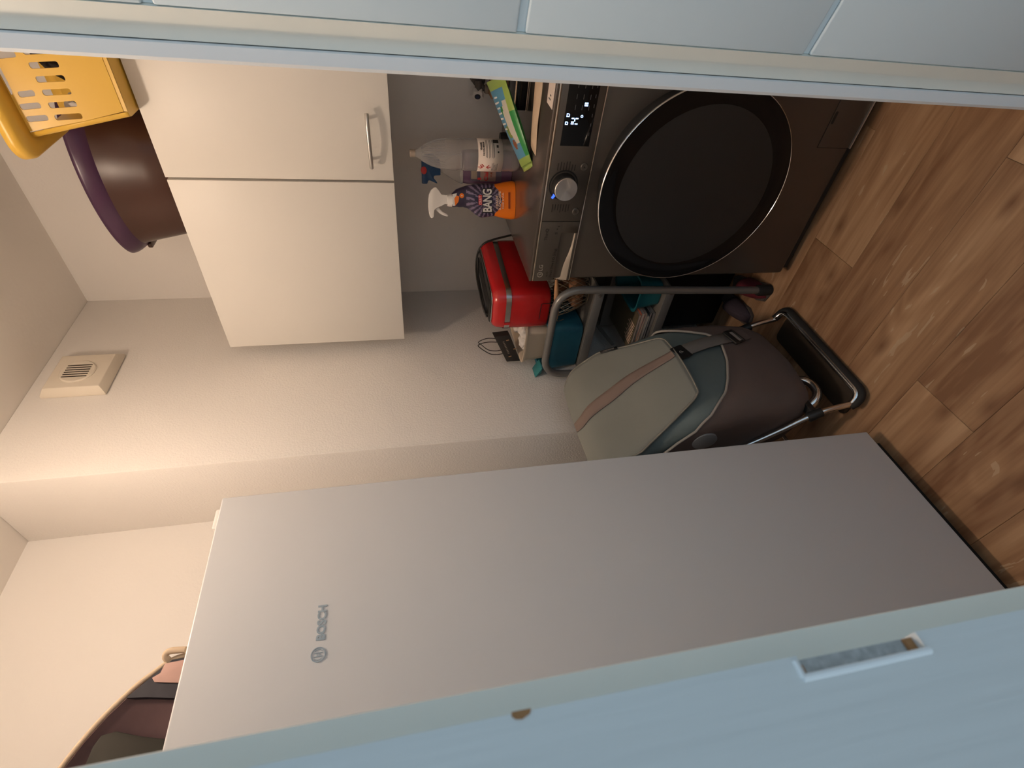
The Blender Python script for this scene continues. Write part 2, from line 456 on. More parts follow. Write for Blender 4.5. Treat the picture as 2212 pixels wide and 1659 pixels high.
# the wall with the doorway
b = MB(); b.box(-1.6, -0.10, 0.12, 0.19, FL, 2.5); b.box(0.87, 2.6, 0.12, 0.19, FL, 2.5); b.box(-0.10, 0.87, 0.12, 0.19, 2.09, 2.5)
struct(b.build('wall_front', 'wall_smooth', smooth=0))

# left jamb: broad hall-side board with a strike mortise in its corner, and the stop behind it
t1 = struct(MB().box(0.0, 0.0408, 0.163, 0.192, FL, 2.055).build('trim_1', 'jamb_edge', bevel=0.002))
q = MB()
EX = 0.0263; NX = 0.0222; Z0, Z1 = 1.0825, 1.1190
q.box(-0.30, NX, 0.13, 0.162, FL, 2.055)
q.box(NX, EX, 0.13, 0.162, FL, Z0); q.box(NX, EX, 0.13, 0.162, Z1, 2.055)
q.build('jamb_board', 'jamb_paint', t1, smooth=0)
q = MB(); q.box(NX-0.001, EX-0.0004, 0.1332, 0.160, Z0-0.001, Z1+0.001); q.build('strike_recess', 'worn_grey', t1)
q = MB(); q.box(NX+0.0002, EX-0.0006, 0.1322, 0.1334, Z0, Z0+0.0026); q.box(NX+0.0002, NX+0.0024, 0.1322, 0.1334, Z1-0.0020, Z1)
q.build('bare_wood_patch', 'raw_wood', t1)
q = MB()  # thick bead of gloss paint round the mortise
q.tube([(NX-0.0006, 0.1300, Z0-0.0006), (NX-0.0008, 0.1298, (Z0+Z1)/2), (NX-0.0008, 0.1300, Z1+0.0014)], 0.0009, 8)
q.tube([(NX-0.0008, 0.1300, Z1+0.0012), (EX-0.001, 0.1302, Z1+0.0012)], 0.0007, 8)
q.build('paint_bead', 'gloss_white', t1)
q = MB()
px = [(0.0266, 1.1920), (0.0258, 1.1922), (0.0251, 1.1914), (0.0249, 1.1900), (0.0252, 1.1892), (0.0257, 1.1880), (0.0266, 1.1876)]
q.prism(px, (0, 0.1297, 0), (1, 0, 0), (0, 0, 1), (0, 1, 0), 0, 0.0015); q.build('paint_chip', 'raw_wood', t1)

# right jamb: rounded room-side edge, then the rebate
t2 = struct(MB().prism([(0.7865, 0.190), (0.7840, 0.1893), (0.7800, 0.1845), (0.7800, 0.1695), (0.7840, 0.1680), (0.87, 0.1680), (0.87, 0.190)],
            (0, 0, 0), (1, 0, 0), (0, 1, 0), (0, 0, 1), FL, 2.055).build('trim_2', 'gloss_white', smooth=20))
MB().prism([(0.790, 0.1665), (0.7832, 0.1665), (0.7835, 0.163), (0.7878, 0.1548), (0.7850, 0.1500), (0.7745, 0.1330), (0.83, 0.12), (0.87, 0.1665)],
           (0, 0, 0), (1, 0, 0), (0, 1, 0), (0, 0, 1), FL, 2.055).build('rebate_edge', 'jamb_edge', t2, smooth=60)
t3 = struct(MB().box(-0.06, 0.87, 0.163, 0.192, 2.04, 2.09).build('trim_3', 'gloss_white', bevel=0.003))

# door leaf, hinged right and folded back into the hall; four grooves, five flush panels
H0 = Vector((0.7748, 0.1326, 0)); D = Vector((-0.26, -0.965, 0)).normalized(); N = Vector((-D.y, D.x, 0))
if N.x > 0: N = -N
W_, T_ = 0.74, 0.036
d1 = struct(MB().prism([(0.0, -T_), (W_, -T_), (W_, -0.006), (0.0, -0.006)], H0, D, N, (0, 0, 1), -0.004, 2.035).build('door_1', 'door_paint', smooth=0))
gz = [-0.004, 0.163, 0.598, 1.033, 1.468, 1.903, 2.035]
for z0, z1 in zip(gz, gz[1:]):
    g = 0.0055
    a0, a1 = (z0 if z0 < 0.02 else z0+g), (z1 if z1 > 2.03 else z1-g)
    MB().prism([(0.0, -0.006), (W_, -0.006), (W_, 0.0), (0.0, 0.0)], H0, D, N, (0, 0, 1), a0, a1).build('panel', 'door_paint', d1, bevel=0.0035, bseg=3)

# ================================================================== LAMP
L0 = thing('ceiling_lamp', (LAMP[0], LAMP[1], ZC), 'flat round glowing ceiling lamp hanging just below the ceiling', 'lamp')
MB().lathe([(0.05, -0.001), (0.05, -0.014), (0.016, -0.022), (0.014, LAMP[2]-ZC+0.020)], (LAMP[0], LAMP[1], ZC), seg=24).build('canopy', 'white_pl', L0)
bl = MB()
bl.lathe([(0.002, 0.0239)]+[(0.060*math.cos(math.radians(a)), 0.024*math.sin(math.radians(a))) for a in range(80, -81, -10)]+[(0.002, -0.0239)], LAMP, seg=28)
bl.build('glass_bowl', 'bulb', L0, smooth=80)

# ================================================================== FRIDGE
FX0, FX1, FY, FZ = 0.052, 0.655, 0.928, 1.588
fr = thing('fridge', (0.35, 1.22, 0), 'tall plain white fridge with one door, in the left foreground', 'fridge')
MB().box(FX0+0.003, FX1-0.003, FY+0.052, YB-0.015, 0.045, FZ-0.004).build('body', 'fridge', fr, bevel=0.004)
MB().box(FX0, FX1, FY, FY+0.045, 0.03, FZ).build('door', 'fridge', fr, bevel=0.0035, bseg=3)
MB().box(FX0+0.01, FX1-0.01, FY+0.044, FY+0.053, 0.06, FZ-0.02).build('door_seal', 'grey_pl', fr)
MB().box(FX0+0.02, FX1-0.02, FY+0.03, YB-0.05, FL+0.0005, 0.046).build('plinth', 'black', fr)
b = MB(); b.box(0.600, 0.646, FY+0.024, FY+0.080, FZ-0.004, FZ+0.017); b.build('hinge_cover', 'white_pl', fr, bevel=0.005)
em = (0.3245, FY-0.0004, 1.3815)
b = MB(); b.lathe([(0.0118, 0.0003), (0.0118, -0.0006), (0.0102, -0.0006), (0.0102, 0.0003)], em, 'Y', 40, False, False)
arm = lambda pts: b.prism(pts, em, (1, 0, 0), (0, 0, 1), (0, -1, 0), 0, 0.0006)
arm([(-0.0034, -0.0068), (-0.0024, -0.0068), (-0.0024, 0.0068), (-0.0034, 0.0068)])
arm([(0.0024, -0.0068), (0.0034, -0.0068), (0.0034, 0.0068), (0.0024, 0.0068)])
arm([(-0.0024, -0.0026), (0.0024, -0.0026), (0.0024, -0.0016), (-0.0024, -0.0016)])
arm([(-0.0024, 0.0016), (0.0024, 0.0016), (0.0024, 0.0026), (-0.0024, 0.0026)])
for sgn in (-1, 1):
    pts = []
    for a in range(-46, 47, 8):
        r = math.radians(a); pts.append((sgn*0.0086*math.cos(r), 0.0086*math.sin(r)))
    pts += [(p[0]-sgn*0.0009, p[1]*0.93) for p in reversed(pts)]
    arm(pts if sgn > 0 else pts[::-1])
b.build('emblem', 'logo_grey', fr, smooth=0)
text('BOSCH', 0.059, 0.0150, (0.3765, FY-0.0002, 1.3795), (1, 0, 0), (0, 0, 1), 'logo_grey', fr, 'lettering', 0.0006, 0.034, 0.96)

# ================================================================== HOLDALL ON THE FRIDGE
dz = FZ
hb = thing('holdall', (0.10, 1.24, dz), 'purplish brown holdall with beige piping lying on top of the fridge', 'bag')
out = [(0.425, dz+0.002), (0.428, dz+0.06), (0.424, dz+0.092), (0.404, dz+0.122), (0.385, dz+0.146), (0.350, dz+0.178), (0.315, dz+0.203), (0.26, dz+0.232), (0.19, dz+0.252),
       (0.05, dz+0.262), (-0.12, dz+0.255), (-0.20, dz+0.20), (-0.235, dz+0.10), (-0.23, dz+0.002)]
cx_, cz_ = 0.10, dz+0.08
def bagring(y, k):
    return [(cx_+(x-cx_)*k, y, max(dz+0.001, cz_+(z-cz_)*k)) for x, z in out]
b = MB(); b.loft([bagring(1.115, 0.93), bagring(1.105, 0.965), bagring(1.113, 0.992), bagring(1.13, 1.0), bagring(1.34, 1.0), bagring(1.37, 0.96)])
b.build('body', 'mauve_bag', hb, smooth=60)
pip = [(x, 1.112, z+0.001) for x, z in out]
MB().tube(smooth_path(pip, 4), 0.0052, 8).build('piping', 'beige_pipe', hb, smooth=60)
MB().tube(smooth_path([(x+0.002, 1.128, z+0.003) for x, z in out], 4), 0.0035, 8).build('piping', 'beige_pipe', hb, smooth=60)
yf = 1.1035
MB().prism([(0.334, dz+0.02), (0.418, dz+0.02), (0.420, dz+0.09), (0.398, dz+0.116), (0.378, dz+0.138), (0.366, dz+0.152), (0.362, dz+0.12), (0.350, dz+0.06)], (0, yf, 0), (1, 0, 0), (0, 0, 1), (0, -1, 0), -0.012, 0.002).build('end_panel', 'navy_bag', hb)
MB().prism([(0.372, dz+0.05), (0.416, dz+0.05), (0.414, dz+0.100), (0.398, dz+0.104), (0.392, dz+0.116), (0.384, dz+0.110), (0.378, dz+0.080)], (0, yf-0.002, 0), (1, 0, 0), (0, 0, 1), (0, -1, 0), 0, 0.004).build('patch', 'pink_tag', hb, bevel=0.001)
MB().prism([(0.10, dz+0.02), (0.270, dz+0.02), (0.286, dz+0.060), (0.300, dz+0.110), (0.314, dz+0.150), (0.312, dz+0.172), (0.296, dz+0.180), (0.20, dz+0.19), (0.10, dz+0.19)], (0, yf-0.001, 0), (1, 0, 0), (0, 0, 1), (0, -1, 0), -0.01, 0.006).build('mesh_pocket', 'olive_bag', hb, bevel=0.003)
MB().tube(smooth_path([(0.415, 1.12, dz+0.09), (0.428, 1.105, dz+0.105), (0.436, 1.10, dz+0.098), (0.434, 1.10, dz+0.07)], 4), 0.006, 8).build('pull_tab', 'beige_pipe', hb, smooth=60)

# ================================================================== WALL CABINET
CX = 1.44; CZ0, CZ1 = 1.206, 1.780
cb = thing('wall_cabinet', (1.62, 0.62, CZ0), 'white two-door wall cabinet hung above the washing machine', 'cabinet')
b = MB()
b.box(CX+0.02, XW-0.001, 1.166, 1.184, CZ0, CZ1); b.box(CX+0.02, XW-0.001, 0.20, 0.218, CZ0, CZ1)
b.box(CX+0.02, XW-0.001, 0.218, 1.166, CZ0, CZ0+0.018); b.box(CX+0.02, XW-0.001, 0.218, 1.166, CZ1-0.018, CZ1)
b.box(XW-0.008, XW-0.001, 0.218, 1.166, CZ0+0.018, CZ1-0.018); b.box(CX+0.02, XW-0.02, 0.606, 0.624, CZ0+0.018, CZ1-0.018)
b.build('carcass', 'lam_white', cb, smooth=0)
dl = MB().box(CX, CX+0.0185, 0.6185, 1.1845, CZ0, CZ1).build('door', 'lam_white', cb, bevel=0.0012)
dr = MB().box(CX, CX+0.0185, 0.20, 0.6120, CZ0, CZ1+0.001).build('door', 'lam_white', cb, bevel=0.0012)
b = MB()
pth = [(1.4205, 0.4345, 1.2630), (1.4145, 0.447, 1.2630), (1.4105, 0.470, 1.2630), (1.4085, 0.502, 1.2628), (1.4105, 0.534, 1.2626), (1.4145, 0.557, 1.2625), (1.4205, 0.5695, 1.2625)]
b.tube(smooth_path(pth, 4), 0.0052, 12)
b.tube([(1.414, 0.451, 1.263), (CX+0.001, 0.451, 1.263)], 0.0042, 10); b.tube([(1.414, 0.553, 1.2625), (CX+0.001, 0.553, 1.2625)], 0.0042, 10)
b.build('handle', 'alu', dr, smooth=50)

# ================================================================== AIR VENT
vx0, vx1, vz0, vz1, vy = 1.3045, 1.5014, 2.1248, 2.300, YA
vt = thing('air_vent', (1.39, vy, 2.2), 'ivory plastic extractor vent with slotted round grille high on the wall', 'vent')
fx0, fx1, fz0, fz1, vyf = 1.312, 1.460, 2.134, 2.284, vy-0.036
b = MB()
r0 = [(vx0, vy-0.001, vz0), (vx1-0.01, vy-0.001, vz0), (vx1-0.01, vy-0.001, vz1), (vx0, vy-0.001, vz1)]
r1 = [(vx0, vy-0.010, vz0), (vx1-0.012, vy-0.010, vz0), (vx1-0.012, vy-0.010, vz1), (vx0, vy-0.010, vz1)]
r3 = [(fx0, vyf, fz0), (fx1, vyf, fz0), (fx1, vyf, fz1), (fx0, vyf, fz1)]
b.loft([r0, r1, r3], True, True); b.build('housing', 'vent', vt, bevel=0.002)
gx, gzc = 1.381, 2.213
gr = MB().lathe([(0.049, 0.002), (0.049, -0.002), (0.046, -0.0045), (0.0001, -0.0045)], (gx, vyf, gzc), 'Y', 40).build('grille', 'vent', vt)
for k in range(6):
    x = gx-0.026+0.0102*k; hh = 0.034
    MB().box(x-0.0019, x+0.0019, vyf-0.0052, vyf-0.0040, gzc-hh, gzc+hh).build('slot', 'vent_dark', gr, smooth=0)

# ================================================================== WASHING MACHINE
WX, WY0, WY1, WT = 1.19, 0.196, 0.790, 0.849
wm = thing('washing_machine', (1.46, 0.49, 0), 'dark graphite front-loading washing machine with a large black door', 'washing machine')
MB().box(WX+0.005, 1.725, WY0+0.002, WY1-0.002, 0.018, 0.832).build('body', 'steel', wm, bevel=0.010, bseg=3)
MB().box(WX+0.001, 1.735, WY0, WY1, 0.8415, WT).build('top_plate', 'steel_top', wm, bevel=0.0022)
b = MB(); b.box(WX-0.0006, WX+0.02, WY0+0.002, WY1-0.002, 0.8365, 0.8412); b.build('top_edge_strip', 'steel_edge', wm, bevel=0.0012)
MB().box(WX+0.004, 1.72, WY0+0.004, WY1-0.004, 0.830, 0.8425).build('neck', 'panel_dark', wm, smooth=0)
RY, UZ = (0, -1, 0), (0, 0, 1)
cp = MB().box(WX, WX+0.02, WY0+0.001, 0.6065, 0.7330, 0.8360).build('control_panel', 'steel', wm, bevel=0.001)
b = MB(); b.box(WX-0.0004, WX+0.01, WY0+0.001, WY1-0.001, 0.7298, 0.7322); b.build('panel_edge_strip', 'steel_edge', wm)
MB().box(WX+0.004, WX+0.012, 0.6062, 0.6086, 0.733, 0.836).build('panel_seam', 'panel_dark', wm, smooth=0)
# detergent drawer with scooped grip
dwr = MB()
prof = [(0.7885, 0.7340, 0.7785), (0.766, 0.7345, 0.7785), (0.740, 0.7348, 0.7730), (0.720, 0.7350, 0.7640), (0.700, 0.7352, 0.7530), (0.680, 0.7355, 0.7470), (0.660, 0.7360, 0.7440), (0.642, 0.7370, 0.7420)]
dwr.box(WX, WX+0.02, 0.6085, 0.7890, 0.7800, 0.8360); dwr.box(WX, WX+0.02, 0.6085, 0.6400, 0.7330, 0.7800)
dwr.box(WX, WX+0.02, 0.6400, 0.7890, 0.7330, 0.7385)
drawer = dwr.build('detergent_drawer', 'steel', wm, bevel=0.0008)
MB().box(WX+0.018, WX+0.022, 0.640, 0.789, 0.737, 0.781).build('grip_void', 'panel_dark', drawer, smooth=0)
rows = []
for k in range(9):
    t = k/8; rows.append([(WX+0.0002+0.017*t**1.6, y, 0.7386+(top-0.7386)*t) for y, _, top in [(p[0], p[1], p[2]) for p in prof]])
MB().grid(rows).build('grip_scoop', 'scoop', drawer, smooth=60)
# lettering on the drawer
def P(y, z, d=0.0004): return (WX-d, y, z)
b = MB(); b.lathe([(0.0082, 0.0002), (0.0082, -0.0006), (0.0070, -0.0006), (0.0070, 0.0002)], P(0.7675, 0.8205), 'X', 32, False, False)
b.box(WX-0.001, WX-0.0003, 0.7668, 0.7680, 0.8165, 0.8245); b.box(WX-0.001, WX-0.0003, 0.7635, 0.7680, 0.8165, 0.8176); b.box(WX-0.001, WX-0.0003, 0.7620, 0.7650, 0.8196, 0.8206)
b.lathe([(0.0001, 0), (0.0010, 0), (0.0010, -0.0006), (0.0001, -0.0006)], P(0.7706, 0.8228), 'X', 10)
b.build('emblem', 'print_silver', drawer, smooth=0)
text('LG', 0.018, 0.0105, P(0.7455, 0.8205), RY, UZ, 'print_silver', drawer, depth=0.0005, offset=-0.004)
text('ThinQ', 0.033, 0.0100, P(0.6440, 0.8185), RY, UZ, 'print_dark', drawer, depth=0.0003)
text('Direct Drive', 0.046, 0.0070, P(0.7530, 0.7895), RY, UZ, 'print_dark', drawer, depth=0.0003)
text('AI DD', 0.016, 0.0045, P(0.7670, 0.8000), RY, UZ, 'print_dark', drawer, depth=0.0003)
text('10.5kg', 0.040, 0.0100, P(0.7060, 0.7872), RY, UZ, 'print_dark', drawer, depth=0.0003)
text('S', 0.006, 0.0070, P(0.6405, 0.7930), RY, UZ, 'print_dark', drawer, depth=0.0003, offset=0.01)
b = MB(); b.box(WX-0.0007, WX-0.0003, 0.627, 0.630, 0.790, 0.793); b.box(WX-0.0007, WX-0.0003, 0.620, 0.622, 0.786, 0.791); b.build('print_marks', 'print_dark', drawer, smooth=0)
# display
ds = MB().box(WX-0.0008, WX+0.01, 0.215, 0.4165, 0.7490, 0.8205).build('display', 'glass_black', cp, bevel=0.0006)
def seg(mb, y0, y1, z0, z1): mb.box(WX-0.0016, WX-0.0009, y0, y1, z0, z1)
b = MB()
yd, hz = 0.3570, 0.7955
seg(b, 0.3662, 0.3684, 0.7965, 0.8030); seg(b, 0.3662, 0.3684, 0.7872, 0.7938)          # 1
seg(b, 0.3548, 0.3570, 0.7965, 0.8030); seg(b, 0.3548, 0.3570, 0.7872, 0.7938)          # 4, right bars
seg(b, 0.3573, 0.3622, 0.7941, 0.7961); seg(b, 0.3625, 0.3646, 0.7968, 0.8030)          # 4, middle and left bar
b.build('digits', 'led', cp, smooth=0)
b = MB()
for y, z, s_ in ((0.3495, 0.8125, 0.0036), (0.3665, 0.8135, 0.0034), (0.3508, 0.7795, 0.0030)):
    n_ = 14
    o_ = [(s_*math.cos(2*PI*i/n_), s_*math.sin(2*PI*i/n_)) for i in range(n_)] if s_ == 0.0030 else [(-s_, -s_), (s_*0.4, -s_), (s_, -s_*0.4), (s_, s_), (-s_, s_)]
    i_ = [(p[0]*0.55, p[1]*0.55) for p in o_]
    ra = [(WX-0.0012, y-p[0], z+p[1]) for p in o_]; rb = [(WX-0.0012, y-p[0], z+p[1]) for p in i_]
    MB().loft([ra, rb], False, False).build('status_icon', 'led', cp, smooth=0)
b = MB()
b.box(WX-0.0016, WX-0.0009, 0.3222, 0.3236, 0.7700, 0.7775); b.box(WX-0.0016, WX-0.0009, 0.3282, 0.3296, 0.7700, 0.7775)
for z in (0.7700, 0.7731, 0.7763): b.box(WX-0.0016, WX-0.0009, 0.3230, 0.3290, z, z+0.0013)
b.build('status_icon', 'led', cp, smooth=0)
b = MB()
for i in range(5):
    for j in range(3): b.box(WX-0.0011, WX-0.0008, 0.240+0.022*i, 0.250+0.022*i, 0.766+0.016*j, 0.7672+0.016*j)
for i in range(9): b.box(WX-0.0011, WX-0.0008, 0.225+0.02*i, 0.232+0.02*i, 0.7545, 0.7556)
b.build('display_print', 'print_grey', cp, smooth=0)
# programme knob
kc = (WX, 0.5105, 0.7955)
kb = MB(); kb.lathe([(0.0375, 0.0005), (0.0375, -0.0010), (0.0345, -0.0012), (0.0345, 0.002)], kc, 'X', 48, False, False); kb.build('knob_ring', 'panel_dark', cp, smooth=30)
kn = MB().lathe([(0.0310, 0.0), (0.0310, -0.008), (0.0300, -0.022), (0.0290, -0.0225)], kc, 'X', 48).build('programme_knob', 'black', cp)
MB().lathe([(0.0290, -0.020), (0.0290, -0.0262), (0.0278, -0.0276), (0.0001, -0.0280)], kc, 'X', 64).build('knob_face', 'knob', kn)
b = MB(); b.tube([(WX-0.0012, 0.5345, 0.8145), (WX-0.0012, 0.5420, 0.8190)], [0.0030, 0.0016], 10); b.build('knob_led', 'led', cp, smooth=60)
b = MB(); b.tube([(WX-0.0004, 0.5330, 0.8135), (WX-0.0004, 0.5440, 0.8200)], [0.0044, 0.0028], 10); b.build('knob_led_halo', 'led_ring', cp, smooth=60)
for y in (0.4645, 0.5790):
    bt = MB(); bt.lathe([(0.0098, 0.0004), (0.0098, -0.0008), (0.0080, -0.0022), (0.0001, -0.0018)], (WX, y, 0.7500), 'X', 28); pb = bt.build('push_button', 'steel', cp)
    b = MB()
    if y < 0.5: b.prism([(-0.0022, -0.003), (0.003, 0), (-0.0022, 0.003)], (WX-0.0023, y, 0.7500), RY, UZ, (-1, 0, 0), 0, 0.0003)
    else: b.lathe([(0.0036, 0), (0.0036, -0.0004), (0.0028, -0.0004), (0.0028, 0)], (WX-0.0021, y, 0.7500), 'X', 20, False, False); b.box(WX-0.0026, WX-0.0021, y-0.0003, y+0.0003, 0.7500, 0.7545)
    b.build('symbol', 'print_dark', pb, smooth=0)
b = MB()
rn = random.Random(3)
for k in range(7):
    z = 0.8170-0.0072*k; L = rn.uniform(0.014, 0.026)
    b.box(WX-0.0006, WX-0.0002, 0.468-L*0+0.006-L, 0.474, z-0.0011, z+0.0011)
b.build('programme_list', 'print_dark', cp, smooth=0); b = MB()
for k in range(7):
    z = 0.8150-0.0072*k; L = rn.uniform(0.014, 0.022)
    b.box(WX-0.0006, WX-0.0002, 0.560, 0.560+L, z-0.0011, z+0.0011)
b.build('programme_list', 'print_dark', cp, smooth=0)
# the big round door
dc = (WX+0.004, 0.4985, 0.470)
dd = MB().lathe([(0.232, 0.003), (0.238, -0.020), (0.246, -0.052), (0.2500, -0.060), (0.2500, -0.063)], dc, 'X', 96, True, True).build('porthole_door', 'black', wm, smooth=30)
MB().lathe([(0.2500, -0.0600), (0.2509, -0.0630), (0.2502, -0.0656), (0.2486, -0.0662), (0.2478, -0.0648)], dc, 'X', 96, False, False).build('door_rim', 'chrome', dd, smooth=80)
MB().lathe([(0.2482, -0.0655), (0.236, -0.0655), (0.205, -0.0635), (0.188, -0.0590), (0.176, -0.0500), (0.168, -0.0420), (0.158, -0.0390), (0.10, -0.0385), (0.0001, -0.0385)], dc, 'X', 96, False, True).build('door_glass', 'glass_black', dd, smooth=80)
# filter flap
lf = MB().box(WX+0.0036, WX+0.012, 0.225, 0.4020, 0.0225, 0.1170).build('filter_flap', 'steel', wm, bevel=0.001)
b = MB(); b.box(WX+0.0044, WX+0.007, 0.222, 0.4032, 0.1165, 0.1182); b.box(WX+0.0044, WX+0.007, 0.4018, 0.4034, 0.0225, 0.1182); b.build('flap_seam', 'panel_dark', wm, smooth=0)
MB().box(WX+0.0005, WX+0.007, 0.225, 0.4020, 0.0175, 0.0208).build('flap_edge', 'print_silver', lf)
b = MB(); b.prism([(q[0], q[1]) for q in rrect(-0.0150, 0.0150, -0.0036, 0.0036, 0.0034)], (WX+0.0034, 0.3300, 0.1105), RY, UZ, (-1, 0, 0), -0.002, 0.0004); b.build('flap_latch', 'black', lf)
for y in (0.25, 0.74):
    for x in (1.24, 1.68): MB().lathe([(0.022, 0.0), (0.022, 0.018), (0.014, 0.034)], (x, y, FL+0.0005), seg=16).build('foot', 'rubber', wm)
MB().box(WX+0.012, 1.70, WY0+0.02, WY1-0.02, 0.004, 0.022).build('base_pan', 'black', wm, smooth=0)

# ================================================================== THINGS ON TOP OF THE WASHING MACHINE
def frame(x0, y0):
    n = Vector((x0, y0, 0)).normalized(); e = Vector((n.y, -n.x, 0)); return e, n   # right, back
TOP = WT+0.0003

# --- orange and purple spray bottle
bx, by = 1.472, 0.681
e, n = frame(bx, by)
sp = thing('spray_bottle', (bx, by, WT), 'orange and dark purple trigger spray bottle with a white spray head on the washing machine', 'spray bottle')
tab = [(0.8495, -0.0545, 0.0540), (0.856, -0.0562, 0.0558), (0.878, -0.0535, 0.0530), (0.905, -0.0470, 0.0472), (0.914, -0.0462, 0.0466), (0.935, -0.0490, 0.0474), (0.950, -0.0506, 0.0474), (0.958, -0.0492, 0.0470),
       (0.972, -0.0400, 0.0455), (0.985, -0.0290, 0.0432), (0.994, -0.0235, 0.0414), (1.007, -0.0203, 0.0372), (1.018, -0.0208, 0.0335), (1.0265, -0.0195, 0.0305), (1.034, -0.0204, 0.0235), (1.0405, -0.0200, 0.0180)]
def sp_ring(z, off=0.0, k=96):
    l, r = interp(tab, z); c = (l+r)/2; a = (r-l)/2+off
    bb = min(0.0285, a*0.62+0.004)+off
    return [(x, y, z) for x, y in superell(bx+e.x*c, by+e.y*c, a, bb, 2.9, k, e, n)]
b = MB(); zs = [0.8495+(1.0405-0.8495)*i/64 for i in range(65)]
b.loft([sp_ring(z) for z in zs])
for i, f in enumerate(b.f):
    if len(f) > 4: b.mi[i] = 0; continue
    P_ = [sum(b.v[j][k] for j in f)/4 for k in range(3)]
    s_ = (P_[0]-bx)*e.x+(P_[1]-by)*e.y; dzz = P_[2]-0.9365
    front = (P_[0]-bx)*n.x+(P_[1]-by)*n.y < 0.004
    rad = math.hypot(s_, dzz)
    if P_[2] < 0.912 and rad > 0.0445 or (P_[2] < 0.905 and not front): b.mi[i] = 0
    else:
        a = math.atan2(dzz, s_)/(2*PI)*22
        b.mi[i] = 2 if (front and rad > 0.018 and (a % 1) < 0.42 and P_[2] < 0.999) else 1
body = b.build('bottle_body', ['orange', 'purple_lbl', 'purple_ray'], sp, smooth=60)
MB().lathe([(0.0185, -0.004), (0.0185, 0.008), (0.0165, 0.013), (0.013, 0.014)], (bx-e.x*0.001, by-e.y*0.001, 1.0405), seg=28).build('collar', 'white_pl', sp)
hd = [(0.0150, 1.0530), (0.0135, 1.0560), (0.0150, 1.0715), (0.0250, 1.0770), (0.0345, 1.0850), (0.0348, 1.0900), (0.0270, 1.1010), (0.0140, 1.1075), (0.0010, 1.1100), (-0.0250, 1.1105), (-0.0440, 1.1085), (-0.0490, 1.1060), (-0.0520, 1.1040), (-0.0520, 1.0990), (-0.0490, 1.0970), (-0.0470, 1.0955), (-0.0290, 1.0940), (-0.0225, 1.0860), (-0.0180, 1.0730), (-0.0110, 1.0600), (-0.0125, 1.0530)]
MB().prism(hd, (bx, by, 0), e, (0, 0, 1), n, -0.0135, 0.0135).build('spray_head', 'white_pl', sp, bevel=0.006, bseg=3)
lv = [(-0.0225, 1.0900), (-0.0195, 1.0800), (-0.0265, 1.0770), (-0.0340, 1.0690), (-0.0400, 1.0570), (-0.0440, 1.0525), (-0.0480, 1.0545), (-0.0465, 1.0620), (-0.0400, 1.0760), (-0.0330, 1.0850), (-0.0290, 1.0890)]
MB().prism(lv, (bx, by, 0), e, (0, 0, 1), n, -0.0055, 0.0055).build('trigger', 'white_pl', sp, bevel=0.0015)
def on_sp(s_, z, d=0.0008):
    l, r = interp(tab, z); a = (r-l)/2; c = (l+r)/2; bb = min(0.0285, a*0.62+0.004)
    q = min(1, abs((s_-c)/a)); dep = bb*(1-q**2.9)**(1/2.9)
    return (bx+e.x*s_-n.x*(dep+d), by+e.y*s_-n.y*(dep+d), z)
EZ = (0, 0, 1)
text('BANG', 0.070, 0.0330, on_sp(-0.001, 0.9365, -0.0010), e, EZ, 'black', sp, 'lettering_edge', 0.0016, 0.055, 0.88)
text('BANG', 0.064, 0.0275, on_sp(-0.001, 0.9365, 0.0008), e, EZ, 'white_print', sp, 'lettering', 0.0006, 0.022, 0.93)
c0 = Vector(on_sp(0.0, 0.9578, -0.0003))
b = MB(); b.prism(rrect(-0.0140, 0.0140, -0.0052, 0.0052, 0.0018), c0, e, EZ, -n, 0, 0.0014); b.build('brand_panel', 'red_print', sp)
text('CILLIT', 0.0245, 0.0070, c0-n*0.0014, e, EZ, 'white_print', sp, depth=0.0003, offset=0.01)
text('CRASSE', 0.0370, 0.0070, on_sp(-0.0055, 0.9070, 0.0004), e, EZ, 'pale_print', sp, depth=0.0005, offset=0.02)
text('& CALCAIRE', 0.0530, 0.0070, on_sp(-0.0010, 0.8985, 0.0004), e, EZ, 'pale_print', sp, depth=0.0005, offset=0.02)
text('KALK & VUIL', 0.0460, 0.0060, on_sp(-0.0010, 0.8885, 0.0004), e, EZ, 'pale_print', sp, depth=0.0005, offset=0.015)
b = MB()
for z in (0.8712, 0.8690, 0.8668): b.prism([(-0.024, -0.0007), (0.023, -0.0007), (0.022, 0.0007), (-0.024, 0.0007)], on_sp(0.0, z, -0.0004), e, EZ, -n, 0, 0.0012)
b.build('small_print', 'rust_print', sp, smooth=0)
c1 = Vector(on_sp(0.0120, 1.0120, 0.0)); b = MB(); b.prism([(0.0068*math.cos(2*PI*i/24), 0.0068*math.sin(2*PI*i/24)) for i in range(24)], c1, e, EZ, -n, -0.004, 0.0016); b.build('round_badge', 'orange', sp)
b = MB(); b.prism([(-0.0010, -0.0024), (0.0010, -0.0024), (0.0010, 0.0024), (-0.0010, 0.0024)], c1-n*0.0016, e, EZ, -n, 0, 0.0004); b.build('badge_mark', 'white_print', sp)
c2 = Vector(on_sp(0.0, 1.0270, 0.0)); b = MB(); b.prism([(-0.0165, 0.0055), (-0.006, -0.0040), (0.010, -0.0085), (0.0125, 0.0010), (0.004, 0.0075)], c2, e, EZ, -n, -0.004, 0.0012); b.build('neck_patch', 'orange', sp)
b = MB(); b.prism([(-0.0165, 0.0055), (0.004, 0.0075), (0.0125, 0.0010), (0.0190, -0.0010), (0.0160, 0.0125), (-0.017, 0.0125)], c2, e, EZ, -n, -0.004, 0.0010); b.build('neck_label', 'white_print', sp)

